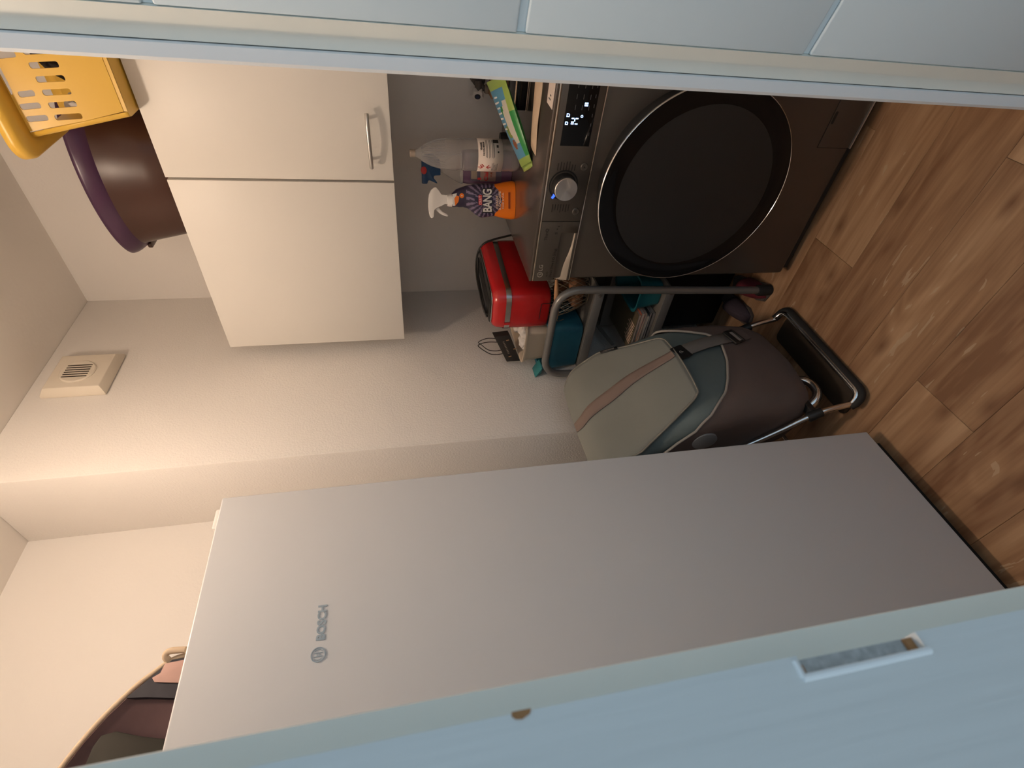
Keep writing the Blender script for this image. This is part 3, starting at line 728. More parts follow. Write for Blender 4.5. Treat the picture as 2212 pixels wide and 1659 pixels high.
# --- clear bottle with a white label
qx, qy = 1.466, 0.545
e2, n2 = frame(qx, qy)
cbt = thing('clear_bottle', (qx, qy, WT), 'clear plastic bottle with a white printed label on the washing machine', 'bottle')
prof = [(0.030, 0.0), (0.0385, 0.003), (0.0420, 0.012), (0.0425, 0.026), (0.0415, 0.030), (0.0425, 0.036), (0.0425, 0.126), (0.0425, 0.158), (0.0408, 0.161), (0.0408, 0.165), (0.0420, 0.168), (0.0405, 0.172), (0.0405, 0.176), (0.0418, 0.180), (0.0415, 0.200), (0.0375, 0.226), (0.0310, 0.250), (0.0205, 0.274), (0.0125, 0.287), (0.0105, 0.292), (0.0105, 0.296)]
inn = [(max(0.002, r-0.0013), h+0.001) for r, h in prof]
b = MB(); b.lathe(prof+inn[::-1], (qx, qy, TOP), seg=56, cap0=True, cap1=True); b.build('bottle_body', 'pet', cbt, smooth=50)
b = MB()
for k in range(28):   # moulded flutes on the shoulder
    a = 2*PI*k/28
    pts = []
    for r, h in ((0.0395, 0.214), (0.0350, 0.237), (0.0285, 0.257), (0.0180, 0.278)):
        aa = a+(h-0.214)*3.0; pts.append((qx+(r+0.0002)*math.cos(aa), qy+(r+0.0002)*math.sin(aa), TOP+h))
    b.tube(smooth_path(pts, 3), 0.0009, 5)
b.build('shoulder_flutes', 'pet', cbt, smooth=60)
MB().lathe([(0.0100, 0.294), (0.0100, 0.308), (0.0090, 0.3095), (0.0001, 0.3095)], (qx, qy, TOP), seg=28).build('cap', 'grey_lt', cbt)
rows = []
ang0 = math.atan2(-n2.y, -n2.x)
for z in (0.0535, 0.124):
    rows.append([(qx+0.0431*math.cos(ang0+t), qy+0.0431*math.sin(ang0+t), TOP+z) for t in [(-1.75+3.5*i/40) for i in range(41)]])
lab = MB().grid(rows).build('label', 'paper', cbt, smooth=60, solid=0.0003)
def on_cyl(s_, z, d=0.0004):
    t = s_/0.0431; a = ang0+t   # positive angle = to the viewer's right
    R = 0.0431+d
    return Vector((qx+R*math.cos(a), qy+R*math.sin(a), TOP+z)), Vector((-math.sin(a), math.cos(a), 0))
def cyl_text(s, w_, h_, s0, z, m, off=0.0):
    c, tdir = on_cyl(s0, z, 0.0)
    if tdir.dot(e2) < 0: tdir = -tdir
    o = text(s, w_, h_, c, tdir, EZ, m, lab, depth=0.0006, offset=off)
    Lo = Vector(WL[lab])
    for v in o.data.vertices:   # wrap round the bottle
        pp = v.co+Lo; rel = pp-Vector((qx, qy, 0)); rel.z = 0
        sx = (pp-c).dot(tdir); outw = 0.0434+(0.0003 if (pp-c).dot(tdir.cross(Vector(EZ))) > 0.0003 else 0)
        sgn = 1 if on_cyl(s0+0.001, z)[0].dot(tdir) > on_cyl(s0, z)[0].dot(tdir) else -1
        a = ang0+(s0+sgn*sx)/0.0431
        v.co = Vector((qx+outw*math.cos(a), qy+outw*math.sin(a), pp.z))-Lo
    return o
SG = 1 if on_cyl(0.01, 0.1)[0].dot(e2) > on_cyl(0, 0.1)[0].dot(e2) else -1
cyl_text("VINAIGRE", 0.024, 0.0058, SG*0.024, 0.1155, 'print_dark', 0.02)
cyl_text("D'ALCOOL MENAGER", 0.040, 0.0048, SG*0.018, 0.1085, 'print_dark', 0.02)
b = MB()
def dash(s0, s1, z, h=0.0007):
    k = 8; r0 = [on_cyl(SG*(s0+(s1-s0)*i/k), z-h, 0.0003)[0] for i in range(k+1)]; r1 = [on_cyl(SG*(s0+(s1-s0)*i/k), z+h, 0.0003)[0] for i in range(k+1)]
    b.grid([r0, r1])
for i, z in enumerate((0.1015, 0.0985, 0.0925, 0.0895, 0.0840, 0.0810, 0.0785)):
    dash(-0.006-0.001*(i % 3), 0.045, z, 0.0006)
for z, s1 in ((0.0835, -0.022), (0.0800, -0.020), (0.0765, -0.026), (0.0730, -0.024), (0.0695, -0.022)): dash(-0.052, s1, z, 0.0006)
b.build('small_print', 'print_grey', lab, smooth=0)
b = MB(); dash(0.034, 0.050, 0.0730, 0.0075); dash(0.020, 0.028, 0.0690, 0.0028); dash(0.006, 0.0105, 0.0675, 0.0022); b.build('barcode', 'print_dark', lab, smooth=0)
b = MB()
def cylpoly(pts):
    b.add([on_cyl(SG*p[0], p[1], 0.0004)[0] for p in pts], [tuple(range(len(pts)))])
ac = -0.0345
cylpoly([(ac-0.0012, 0.1235), (ac+0.0012, 0.1235), (ac+0.0012, 0.1120), (ac-0.0012, 0.1120)])
for s_ in (-1, 1): cylpoly([(ac, 0.1085), (ac, 0.1115), (ac+s_*0.0065, 0.1190), (ac+s_*0.0080, 0.1175)])
cylpoly([(ac-0.0012, 0.0875), (ac+0.0012, 0.0875), (ac+0.0012, 0.0970), (ac-0.0012, 0.0970)])
for s_ in (-1, 1): cylpoly([(ac, 0.1010), (ac, 0.0975), (ac+s_*0.0065, 0.0915), (ac+s_*0.0080, 0.0930)])
cylpoly([(ac+0.0095, 0.1150), (ac+0.0110, 0.1130), (ac+0.0030, 0.1055), (ac+0.0015, 0.1075)])
cylpoly([(ac-0.0015, 0.1040), (ac-0.0030, 0.1020), (ac-0.0085, 0.0950), (ac-0.0070, 0.0970)])
b.build('red_arrows', 'red_print', lab, smooth=0)

# --- clear spray bottle of violet liquid with a blue trigger head, behind the other two
tx, ty = 1.562, 0.617
e3, n3 = frame(tx, ty)
bs = thing('blue_trigger_bottle', (tx, ty, WT), 'spray bottle with a blue and red trigger head, half hidden behind the clear bottle', 'spray bottle')
tb3 = [(0.8495, 0.048), (0.86, 0.050), (0.93, 0.0500), (0.985, 0.0495), (1.000, 0.046)]
b = MB(); b.loft([[(x, y, z) for x, y in superell(tx, ty, r, r*0.62, 2.6, 48, e3, n3)] for z, r in tb3]); b.build('bottle_body', 'violet_liq', bs, smooth=50)
tb4 = [(1.0005, 0.046), (1.020, 0.038), (1.045, 0.024), (1.058, 0.0145), (1.066, 0.0135)]
b = MB(); b.loft([[(x, y, z) for x, y in superell(tx-e3.x*0.004, ty-e3.y*0.004, r, r*0.66, 2.4, 40, e3, n3)] for z, r in tb4]); b.build('shoulder', 'pet', bs, smooth=50)
hd = [(-0.0255, 1.0665), (-0.0005, 1.0665), (0.0200, 1.0680), (0.0360, 1.0900), (0.0300, 1.1190), (0.0280, 1.1215), (-0.0500, 1.1230), (-0.0500, 1.1075), (-0.0410, 1.1050), (-0.0400, 1.1000), (-0.0440, 1.0900), (-0.0495, 1.0765), (-0.0440, 1.0790), (-0.0330, 1.0880), (-0.0265, 1.0855)]
MB().prism(hd, (tx, ty, 0), e3, (0, 0, 1), n3, -0.012, 0.012).build('spray_head', 'blue_pl', bs, bevel=0.0025)
b = MB(); b.prism([(0.0145*math.cos(2*PI*i/24)*0.75-0.0125, 0.0145*math.sin(2*PI*i/24)*0.6+1.1165) for i in range(24)], (tx, ty, 0), e3, (0, 0, 1), n3, -0.0145, -0.010); b.build('nozzle_switch', 'red_pl', bs, bevel=0.001)
def on_b3(s_, z, d=0.0006):
    a = interp(tb3, z)[0]; q = min(1, abs(s_/a)); dep = a*0.62*(1-q**2.6)**(1/2.6)
    return Vector((tx+e3.x*s_-n3.x*(dep+d), ty+e3.y*s_-n3.y*(dep+d), z))
def b3patch(name, m, s0, s1, z0, z1, d):
    rows = [[on_b3(s0+(s1-s0)*i/12, z0+(z1-z0)*j/8, d) for i in range(13)] for j in range(9)]
    return MB().grid(rows).build(name, m, bs, smooth=60)
b3patch('label', 'b3_label', -0.046, 0.046, 0.882, 0.978, 0.0004)
b3patch('label_patch', 'b3_pale', -0.040, 0.030, 0.900, 0.948, 0.0008)
b3patch('label_patch', 'grey_lt', -0.034, -0.010, 0.958, 0.976, 0.0008)
b3patch('red_drop', 'red_print', -0.0360, -0.0300, 0.946, 0.956, 0.0012)
text('Clair', 0.034, 0.0125, on_b3(-0.0220, 0.9300, 0.0006), (e3*0.96-n3*0.28), EZ, 'red_print', bs, depth=0.0012, offset=0.02)
text('PUR', 0.014, 0.0050, on_b3(-0.0200, 0.9140, 0.0006), (e3*0.96-n3*0.28), EZ, 'rust_print', bs, depth=0.0010, offset=0.01)

# --- black appliance with bright edges, packet of wipes on it, papers in front
kb_ = thing('glass_top_scale', (1.53, 0.30, WT), 'flat black glass box with two bright metal edges, under the green packet', 'box')
MB().box(1.432, 1.64, 0.205, 0.415, TOP, 0.8830).build('case', 'glass_black', kb_, bevel=0.002)
b = MB(); b.box(1.4305, 1.4335, 0.205, 0.416, 0.8815, 0.8845); b.box(1.4310, 1.4330, 0.205, 0.416, TOP+0.001, 0.8520); b.build('metal_edge', 'steel_edge', kb_)

A_, B_, C_, D_ = Vector((1.520, 0.375, 0.945)), Vector((1.400, 0.325, 0.9240)), Vector((1.312, 0.500, 0.8510)), Vector((1.372, 0.540, 0.8610))
wp = thing('wipes_packet', (1.40, 0.44, WT), 'green and blue foil packet of wipes sloping down beside the clear bottle', 'packet')
nu, nv = 36, 20
nrm = (C_-D_).cross(A_-D_).normalized()
if nrm.z < 0: nrm = -nrm
def pk(u, v, side):   # u: 0 at the low end .. 1 at the high end ; v: 0 far edge .. 1 near edge
    p = (D_*(1-u)+A_*u)*(1-v)+(C_*(1-u)+B_*u)*v
    bulge = (max(0, math.sin(PI*min(1, u*1.0)))**0.7)*(max(0, math.sin(PI*v))**0.6)
    return p+nrm*bulge*(0.012 if side > 0 else -0.018)+nrm*0.0008*side
b = MB()
b.grid([[pk(i/nu, j/nv, 1) for i in range(nu+1)] for j in range(nv+1)])
n_top = len(b.f)
for i in range(n_top):
    u, v = ((i % nu)+0.5)/nu, ((i//nu)+0.5)/nv
    if u < 0.07 or u > 0.90: m_ = 0
    elif v > 0.78: m_ = 1 if u < 0.62 else 0
    elif v < 0.06: m_ = 0
    elif ((u-0.50)/0.26)**2+((v-0.70)/0.20)**2 < 1: m_ = 3
    elif ((u-0.40)/0.07)**2+((v-0.45)/0.16)**2 < 1: m_ = 4
    elif ((u-0.64)/0.05)**2+((v-0.50)/0.12)**2 < 1: m_ = 1
    elif ((u-0.25)/0.055)**2+((v-0.48)/0.12)**2 < 1: m_ = 5
    else: m_ = 2
    b.mi[i] = m_
b.cur = 1
b.grid([[pk(i/nu, j/nv, -1) for i in range(nu+1)] for j in range(nv+1)])
top = b.build('film', ['grn_l', 'grn_d', 'blu_f', 'wht_f', 'leaf_f', 'brn_f'], wp, smooth=70, recalc=False)
b = MB()
du = (A_-D_).normalized(); dv = (C_-D_).normalized()
for k, (u0, hgt, ln) in enumerate(((0.44, 0.020, 1), (0.50, 0.026, 1), (0.56, 0.022, 0), (0.62, 0.030, 1), (0.68, 0.024, 0), (0.74, 0.034, 1), (0.80, 0.026, 0))):
    c = pk(u0, 0.34, 1)+nrm*0.0006
    b.prism([(-0.0022, -hgt*0.35), (0.0022, -hgt*0.35), (0.0050, hgt*0.35), (0.0006, hgt*0.35)], c, du, -dv, nrm, 0, 0.0005)
b.build('script_strokes', 'white_print', wp, smooth=0)
rows = [[pk(0.0, j/8, 0)+Vector((0, 0, -0.0004)) for j in range(9)], [pk(0.0, j/8, 0)+(-du*0.014+Vector((0, 0, -0.001))) for j in range(9)]]
MB().grid([[Vector((p.x, p.y, max(p.z, TOP+0.0006))) for p in r] for r in rows]).build('crimped_end', 'grn_l', wp, solid=0.0008, smooth=60)

pp = thing('folded_paper', (1.33, 0.36, WT), 'creamy brown folded sheet of paper lying in front of the green packet', 'paper')
rows = []
for j in range(9):
    v = j/8
    a = Vector((1.352, 0.468, 0)).lerp(Vector((1.284, 0.476, 0)), v); c = Vector((1.392, 0.20, 0)).lerp(Vector((1.312, 0.20, 0)), v)
    rows.append([(a.lerp(c, i/16).x, a.lerp(c, i/16).y, TOP+0.0006+0.010*max(0, math.sin(PI*v))*(0.25+0.75*i/16)+0.003*v*math.sin(6*i/16)**2) for i in range(17)])
MB().grid(rows).build('sheet', 'kraft', pp, solid=0.0006, smooth=80)
st = thing('energy_sticker', (1.22, 0.30, WT), 'small pale card with a slanted end at the front edge of the washing machine top', 'card')
MB().prism([(1.1960, 0.3420), (1.2440, 0.3400), (1.2520, 0.20), (1.1960, 0.20)], (0, 0, 0), (1, 0, 0), (0, 1, 0), (0, 0, 1), TOP, TOP+0.0012).build('card', 'paper', st)
b = MB()
for y, L in ((0.326, 0.018), (0.318, 0.010)):
    b.box(1.215, 1.215+L, y, y+0.003, TOP+0.0012, TOP+0.0016)
b.build('card_print', 'print_grey', st, smooth=0)
bc = thing('brown_carton', (1.70, 0.385, WT), 'small brown carton at the back of the washing machine under the water taps', 'box')
MB().box(1.655, 1.715, 0.20, 0.452, TOP, 0.905).build('carton', 'brown_box', bc, bevel=0.001)
pc = thing('black_pot', (1.655, 0.563, WT), 'small black round pot behind the clear bottle at the back of the washing machine', 'pot')
MB().lathe([(0.018, 0), (0.019, 0.010), (0.017, 0.020), (0.0001, 0.021)], (1.655, 0.563, TOP), seg=24).build('shell', 'black', pc)

# --- water taps on the wall
wt = thing('water_tap', (XW, 0.45, 0.92), 'wall water tap with a star-shaped knob with a dark blue centre, above the washing machine', 'tap')
b = MB(); b.lathe([(0.026, 0), (0.026, -0.006), (0.015, -0.010), (0.014, -0.035)], (XW-0.001, 0.428, 0.925), 'X', 24); b.lathe([(0.019, -0.020), (0.021, -0.030), (0.021, -0.055), (0.016, -0.062), (0.0001, -0.062)], (XW, 0.428, 0.928), 'X', 24)
b.build('valve_body', 'grey_pl', wt)
b = MB(); b.tube([(1.748, 0.430, 0.93), (1.742, 0.446, 0.931), (1.738, 0.458, 0.932)], 0.0115, 14); b.build('stem', 'grey_pl', wt)
kd = Vector((-0.86, 0.50, 0.10)).normalized(); ku = Vector((0.50, 0.86, 0)).normalized(); kv = kd.cross(ku)
star = []
for i in range(40):
    a = 2*PI*i/40; r = 0.0175+0.0032*math.cos(5*a); star.append((r*math.cos(a), r*math.sin(a)))
ko = Vector((1.735, 0.464, 0.934))
sk = MB().prism(star, ko, ku, kv, kd, -0.010, 0.006).build('star_knob', 'white_pl', wt, bevel=0.002)
b = MB(); b.prism([(0.0092*math.cos(2*PI*i/28), 0.0092*math.sin(2*PI*i/28)) for i in range(28)], ko, ku, kv, kd, 0.005, 0.0076); b.build('knob_ring', 'black', sk)
b = MB(); b.prism([(0.0066*math.cos(2*PI*i/28), 0.0066*math.sin(2*PI*i/28)) for i in range(28)], ko, ku, kv, kd, 0.006, 0.0082); b.build('knob_cap', 'blue_cap', sk)
MB().lathe([(0.012, 0.0), (0.013, 0.004), (0.013, 0.022), (0.010, 0.026)], (1.745, 0.449, 0.886), seg=20).build('hose_nut', 'grey_lt', wt)
MB().tube(smooth_path([(1.745, 0.449, 0.888), (1.746, 0.450, 0.872), (1.755, 0.448, 0.855), (1.770, 0.44, 0.80)], 4), 0.0065, 10).build('hose', 'white_pl', wt)
MB().tube([(1.745, 0.449, 0.912), (1.745, 0.440, 0.922), (1.750, 0.430, 0.926)], 0.0085, 12).build('elbow', 'grey_pl', wt)

# ================================================================== ON TOP OF THE CABINET
# --- yellow laundry basket
BZ0, BZ1 = CZ1+0.0045, 1.986
yb = thing('laundry_basket', (1.48, 0.26, BZ0), 'yellow plastic laundry basket with slotted sides and wide rim, on the wall cabinet', 'basket')
def xf(z): return 1.386-0.024*(z-BZ0)/(BZ1-BZ0)
def yl(z): return 0.452+0.044*(z-BZ0)/(BZ1-BZ0)
def fill_holes(outer, holes, fn, name, m, parent, th):
    bm = bmesh.new(); es = []
    for loop in [outer]+holes:
        vs = [bm.verts.new((p[0], p[1], 0)) for p in loop]
        es += [bm.edges.new((vs[i], vs[(i+1) % len(vs)])) for i in range(len(vs))]
    bmesh.ops.triangle_fill(bm, edges=es, use_beauty=True)
    b = MB(); bm.verts.ensure_lookup_table(); bm.verts.index_update()
    b.v = [fn(v.co.x, v.co.y) for v in bm.verts]; b.f = [[v.index for v in f.verts] for f in bm.faces]; b.mi = [0]*len(b.f); bm.free()
    return b.build(name, m, parent, solid=th, solid_off=0, smooth=0)
def slot(yc, z0, z1, w=0.0118, r=0.0042, lean=0.004):
    q = [(p[0]+lean*((p[1]-(z0+z1)/2)/(z1-z0)), p[1]) for p in rrect(yc-w/2, yc+w/2, z0, z1, r, 3)]
    return q
R_ = 0.024
outer = [(0.075, BZ0+0.008), (yl(BZ0)-R_, BZ0+0.008), (yl(BZ1)-R_, BZ1), (0.06, BZ1)]
holes = [slot(y, 1.8745, 1.9260) for y in (0.1530, 0.1780, 0.2030, 0.2280, 0.2530, 0.2780, 0.3030, 0.3280, 0.3530, 0.3785, 0.4035, 0.4280, 0.4525)]
holes = [[(p[0]-0.0015, p[1]) for p in h] for h in holes if max(p[0] for p in h) < yl(1.9)-R_+0.012]
holes += [slot(0.4300, 1.9405, 1.9780), slot(0.4545, 1.9385, 1.9780), slot(0.4060, 1.9400, 1.9700)]+[slot(y, 1.9400, 1.9720) for y in (0.335, 0.310, 0.285)]
holes = [h for h in holes if max(p[0] for p in h) < yl(1.9)-0.003]
holes.append([(0.240, 1.9765), (0.385, 1.9765), (0.402, 1.9775), (0.4085, 1.9800), (0.4085, 1.9830), (0.240, 1.9830)])
mx_ = max(max(p[0] for p in h) for h in holes)
outer = [(0.075, BZ0+0.008), (yl(BZ0)-0.012, BZ0+0.008), (yl(1.87)-0.012, 1.87), (yl(BZ1)-0.014, BZ1), (0.06, BZ1)]
fill_holes(outer, holes, lambda y, z: (xf(z), y, z), 'front_panel', 'yellow', yb, 0.0024)
def open_ring(z):
    x0, y1 = xf(z), yl(z); x1 = 1.552+0.012*(z-BZ0)/(BZ1-BZ0); y0 = 0.075-0.015*(z-BZ0)/(BZ1-BZ0); r = 0.012; pts = []
    for cx1, cy1, a0 in ((x0+r, y1-r, 180), (x1-r, y1-r, 90), (x1-r, y0+r, 0), (x0+r, y0+r, -90)):
        for i in range(7):
            a = math.radians(a0-90*i/6); pts.append((cx1+r*math.cos(a), cy1+r*math.sin(a), z))
    return pts
b = MB(); zs = [BZ0, BZ0+0.008, 1.87, BZ1]
b.loft([open_ring(z) for z in zs], False, False, closed=False)
b.build('walls', 'yellow', yb, solid=0.0024, solid_off=0, smooth=50)
b = MB(); b.loft([[(p[0], p[1], z) for p in open_ring(BZ0)] for z in (BZ0, BZ0+0.003)]); b.box(xf(BZ0)-0.0008, xf(BZ0)+0.002, 0.085, yl(BZ0)-0.012, BZ0, BZ0+0.010)
b.build('base', 'yellow', yb)
def rim_ring(o_, z):
    x0, y1 = xf(BZ1)-o_, yl(BZ1)+o_; x1 = 1.564+o_*0.3; y0 = 0.060-o_; r = 0.014+o_*0.85
    return [(p[0], p[1], z) for p in rrect(x0, x1, y0, y1, min(r, 0.055), 8)]
MB().loft([rim_ring(0.0, BZ1-0.001), rim_ring(0.020, BZ1+0.002), rim_ring(0.036, BZ1+0.006), rim_ring(0.042, BZ1+0.012), rim_ring(0.045, BZ1+0.028)], False, False).build('rim', 'yellow', yb, solid=0.0024, solid_off=0, smooth=40)
def cloth_thing(nm, lab, c, r, m, seed, grp='laundry in the yellow basket'):
    t = blob(c, r, nm, m, None, seed, 0.45 if r[1] < 0.1 else 0.16, 1.8, 3, wloc=(c[0], c[1], c[2]-r[2])); return tag(t, lab, 'laundry', grp)
cloth_thing('dark_garment', 'dark brown garment filling the yellow basket behind its slots', (1.468, 0.250, 1.888), (0.078, 0.172, 0.088), 'dark_cloth', 2)
cloth_thing('white_garment', 'white crumpled garment at the left end of the yellow basket', (1.442, 0.4435, 1.895), (0.036, 0.020, 0.030), 'white_cloth', 5)
cloth_thing('tan_garment', 'tan garment low in the left corner of the yellow basket', (1.434, 0.4420, 1.832), (0.034, 0.017, 0.030), 'tan_cloth', 8)

# --- brown basin with purple rim
gx_, gy_ = 1.665, 0.700
bs_ = thing('basin', (gx_, gy_, CZ1), 'dark brown oval basin with a purple rim on top of the wall cabinet', 'basin')
def oval(a, bb, z, dy=0.0): return [(gx_+bb*math.cos(t), gy_+dy+a*math.sin(t), z) for t in [2*PI*i/72 for i in range(72)]]
zb = CZ1+0.0015
MB().loft([oval(0.150, 0.085, zb), oval(0.165, 0.092, zb+0.012), oval(0.188, 0.100, zb+0.10), oval(0.205, 0.106, zb+0.175), oval(0.212, 0.109, zb+0.200), oval(0.214, 0.110, zb+0.207), oval(0.204, 0.104, zb+0.205), oval(0.176, 0.092, zb+0.10), oval(0.150, 0.080, zb+0.008)], True, True).build('tub', 'brown_pl', bs_, smooth=50)
MB().loft([oval(0.213, 0.1095, zb+0.204), oval(0.226, 0.116, zb+0.212), oval(0.238, 0.1205, zb+0.228), oval(0.245, 0.1230, zb+0.240), oval(0.247, 0.1240, zb+0.248), oval(0.243, 0.1215, zb+0.251), oval(0.228, 0.113, zb+0.244), oval(0.210, 0.1065, zb+0.207)], False, False).build('rim', 'purple_pl', bs_, smooth=60)
b = MB(); b.prism(rrect(-0.030, 0.030, -0.010, 0.010, 0.008), (gx_+0.03, gy_+0.232, zb+0.212), (1, 0, 0), (0, 1, 0), (0, 0, 1), -0.008, 0.004); b.build('grip', 'brown_pl', bs_, bevel=0.003)

# ================================================================== RACK IN THE CORNER
RX, RY0, RY1, RZ = 1.238, 0.858, 1.212, 0.738
rk = thing('metal_rack', (1.49, 1.03, 0), 'low grey tubular steel rack between the washing machine and the back wall', 'rack')
for x in (RX, 1.735):
    y0b = RY0+0.022 if x == RX else RY0
    pts = corner_path([(x, y0b, 0.014), (x, RY0-0.004, RZ), (x, RY1, RZ), (x, RY1, 0.014)], 0.085, 8)
    fr_ = MB().tube(pts, 0.0125, 16).build('end_frame', 'rack', rk, smooth=60)
    for y in (y0b, RY1):
        MB().lathe([(0.0165, 0.0), (0.0190, 0.003), (0.0185, 0.045), (0.0165, 0.050), (0.0128, 0.051)], (x, y, FL+0.0005), seg=20).build('foot_cap', 'rubber', fr_)
for z in (0.602, 0.357):
    s_ = MB().box(RX+0.006, 1.735, RY0+0.004, RY1-0.002, z-0.006, z).build('shelf', 'shelf', rk)
    MB().box(RX+0.002, RX+0.0065, RY0+0.006, RY1-0.004, z-0.020, z+0.010).build('shelf_lip', 'rack', s_, bevel=0.001)
    for y in (RY0+0.025, RY1-0.03):
        MB().lathe([(0.0048, 0.0), (0.0048, -0.003), (0.0001, -0.004)], (RX+0.002, y, z-0.006), 'X', 12).build('screw', 'grey_pl', s_)

# --- helper for tapered open bins
def open_bin(x0, x1, y0, y1, z0, z1, grow, r, flare=0.008, th=0.0035, k=6):
    def rg(t, o_=0.0, z=None):
        g = grow*t+o_
        return ring3(rrect(x0-g, x1+g, y0-g, y1+g, max(0.004, r+g*0.5), k), z0+(z1-z0)*t if z is None else z)
    b = MB()
    b.loft([rg(0, -0.004), rg(0.02), rg(0.5), rg(0.94), rg(0.965, flare), rg(1.0, flare), rg(1.0, 0.0), rg(0.98, -th), rg(0.5, -th), rg(0.03, -th, z0+th)], True, True)
    return b
# wire basket with a turned wooden handle
wb = thing('wire_basket', (1.40, 0.93, 0.602), 'brass wire mesh basket with a wooden handle, under the red toaster', 'basket')
def wring(t, o_=0.0):
    z = 0.606+0.122*t; g = 0.030*math.sin(t*PI/2)
    return [(p[0], p[1], z) for p in rrect(1.302-g-o_, 1.56+g*0.4+o_, 0.880-g*0.6-o_, 0.972+g*0.9+o_, 0.036, 8)]
b = MB()
for t, r in ((0.0, 0.0016), (1.0, 0.0020)): b.tube(wring(t), r, 6, closed=True)
nn = len(wring(0)); per = 40
def wpt(u, t):
    R0 = wring(t); P0 = [Vector(p) for p in R0]; Ls = [(P0[(i+1) % nn]-P0[i]).length for i in range(nn)]; T = sum(Ls); d = (u % 1)*T
    for i in range(nn):
        if d <= Ls[i]: return P0[i].lerp(P0[(i+1) % nn], d/Ls[i])
        d -= Ls[i]
    return P0[0]
for k in range(per):
    for s_ in (-1, 1):
        b.tube([wpt(k/per+s_*t*3.0/per, t) for t in (0, 0.17, 0.34, 0.5, 0.67, 0.84, 1.0)], 0.0011, 4)
b.build('wire_mesh', 'wire', wb, smooth=60)
b = MB(); b.tube([(1.2655, 0.835, 0.7400), (1.2630, 0.870, 0.7350), (1.2630, 0.900, 0.7300), (1.2635, 0.960, 0.7200), (1.2655, 0.985, 0.7150)], [0.0045, 0.0075, 0.0085, 0.0075, 0.0040], 12)
b.build('grip', 'handle_wood', wb, smooth=60)
MB().tube(smooth_path([(1.2655, 0.835, 0.7400), (1.268, 0.824, 0.735), (1.276, 0.826, 0.715)], 4), 0.0014, 6).build('grip_wire', 'wire', wb, smooth=60); b = MB(); b.tube(smooth_path([(1.2655, 0.985, 0.7150), (1.268, 0.998, 0.708), (1.278, 0.999, 0.685)], 4), 0.0014, 6); b.build('grip_wire', 'wire', wb, smooth=60)
for i, (x, y, z, r, w_) in enumerate(((1.325, 0.905, 0.640, 0.033, 'nearest the rack post'), (1.335, 0.958, 0.636, 0.030, 'at the left end'), (1.400, 0.915, 0.642, 0.036, 'second from the front'), (1.405, 0.965, 0.668, 0.028, 'on top of the others'), (1.475, 0.930, 0.642, 0.036, 'furthest back'))):
    t = blob((x, y, z), (r, r*0.86, r*0.9), 'root_vegetable', 'tuber', None, i+11, 0.18, 1.6, 3, wloc=(x, y, z-r*0.9))
    tag(t, 'brown round vegetable inside the wire basket, '+w_, 'vegetable', 'brown vegetables in the wire basket')

# red long-slot toaster
tz = 0.7385
to = thing('red_toaster', (1.41, 0.96, tz), 'shiny red long toaster with a silver band, its black cord looped over the top', 'toaster')
def tr(x0, x1, y0, y1, r, z): 
    q = rrect(x0, x1, y0, y1, r, 8); return [(p[0], p[1]-0.075*(p[0]-1.275), z) for p in q]
TX0, TX1, TY0, TY1 = 1.2745, 1.600, 0.8935, 1.0440
b = MB()
b.loft([tr(TX0+0.006, TX1-0.006, TY0+0.006, TY1-0.006, 0.034, tz+0.001), tr(TX0+0.001, TX1-0.001, TY0+0.001, TY1-0.001, 0.038, tz+0.008), tr(TX0, TX1, TY0, TY1, 0.040, tz+0.10), tr(TX0+0.001, TX1-0.001, TY0+0.001, TY1-0.001, 0.040, tz+0.150),
        tr(TX0+0.003, TX1-0.003, TY0+0.003, TY1-0.003, 0.040, tz+0.170), tr(TX0+0.009, TX1-0.009, TY0+0.009, TY1-0.009, 0.036, tz+0.182), tr(TX0+0.020, TX1-0.020, TY0+0.020, TY1-0.020, 0.028, tz+0.189), tr(TX0+0.036, TX1-0.036, TY0+0.034, TY1-0.034, 0.016, tz+0.191)])
b.build('body', 'red', to, smooth=60)
b = MB()
ring_all = tr(TX0-0.0008, TX1+0.0008, TY0-0.0008, TY1+0.0008, 0.0405, 0)
def band(z0, z1): 
    n_ = len(ring_all); b.loft([[(p[0], p[1], z0) for p in ring_all], [(p[0], p[1], z1) for p in ring_all]], False, False)
band(tz+0.131, tz+0.148); b.build('silver_band', 'band', to, smooth=60)
MB().box(TX0-0.0035, TX0+0.004, 1.000, 1.0085, tz+0.129, tz+0.150).build('lever_slot', 'red', to)
b = MB(); b.loft([tr(TX0+0.018, TX1-0.018, TY0+0.020, TY1-0.018, 0.028, tz+0.1885), tr(TX0+0.020, TX1-0.020, TY0+0.022, TY1-0.020, 0.026, tz+0.1935), tr(TX0+0.024, TX1-0.024, TY0+0.026, TY1-0.024, 0.022, tz+0.1945)]); tp = b.build('top_cover', 'slot_black', to, smooth=40)
b = MB(); b.box(TX0+0.045, TX1-0.045, TY0+0.052, TY1-0.052, tz+0.1940, tz+0.1952)
for v in b.v[:]: pass
b.v = [(x, y-0.075*(x-1.275), z) for x, y, z in b.v]; b.build('bread_slot', 'panel_dark', tp)
b = MB(); b.tube([(p[0], p[1], tz+0.1900) for p in tr(TX0+0.017, TX1-0.017, TY0+0.019, TY1-0.017, 0.029, 0)], 0.0016, 6, closed=True); b.build('chrome_edge', 'chrome', tp, smooth=60)
b = MB()
seam = [(TX0-0.0009, 0.9300, tz+0.002), (TX0-0.0009, 0.9300, tz+0.030), (TX0-0.0009, 0.9330, tz+0.0335), (TX0-0.0009, 0.985, tz+0.0335), (TX0+0.009, 1.018, tz+0.0335), (TX0+0.030, 1.0315, tz+0.0335), (TX0+0.060, 1.0305, tz+0.0335)]
b.tube(seam, 0.0011, 5); b.build('crumb_tray_seam', 'panel_dark', to, smooth=60)
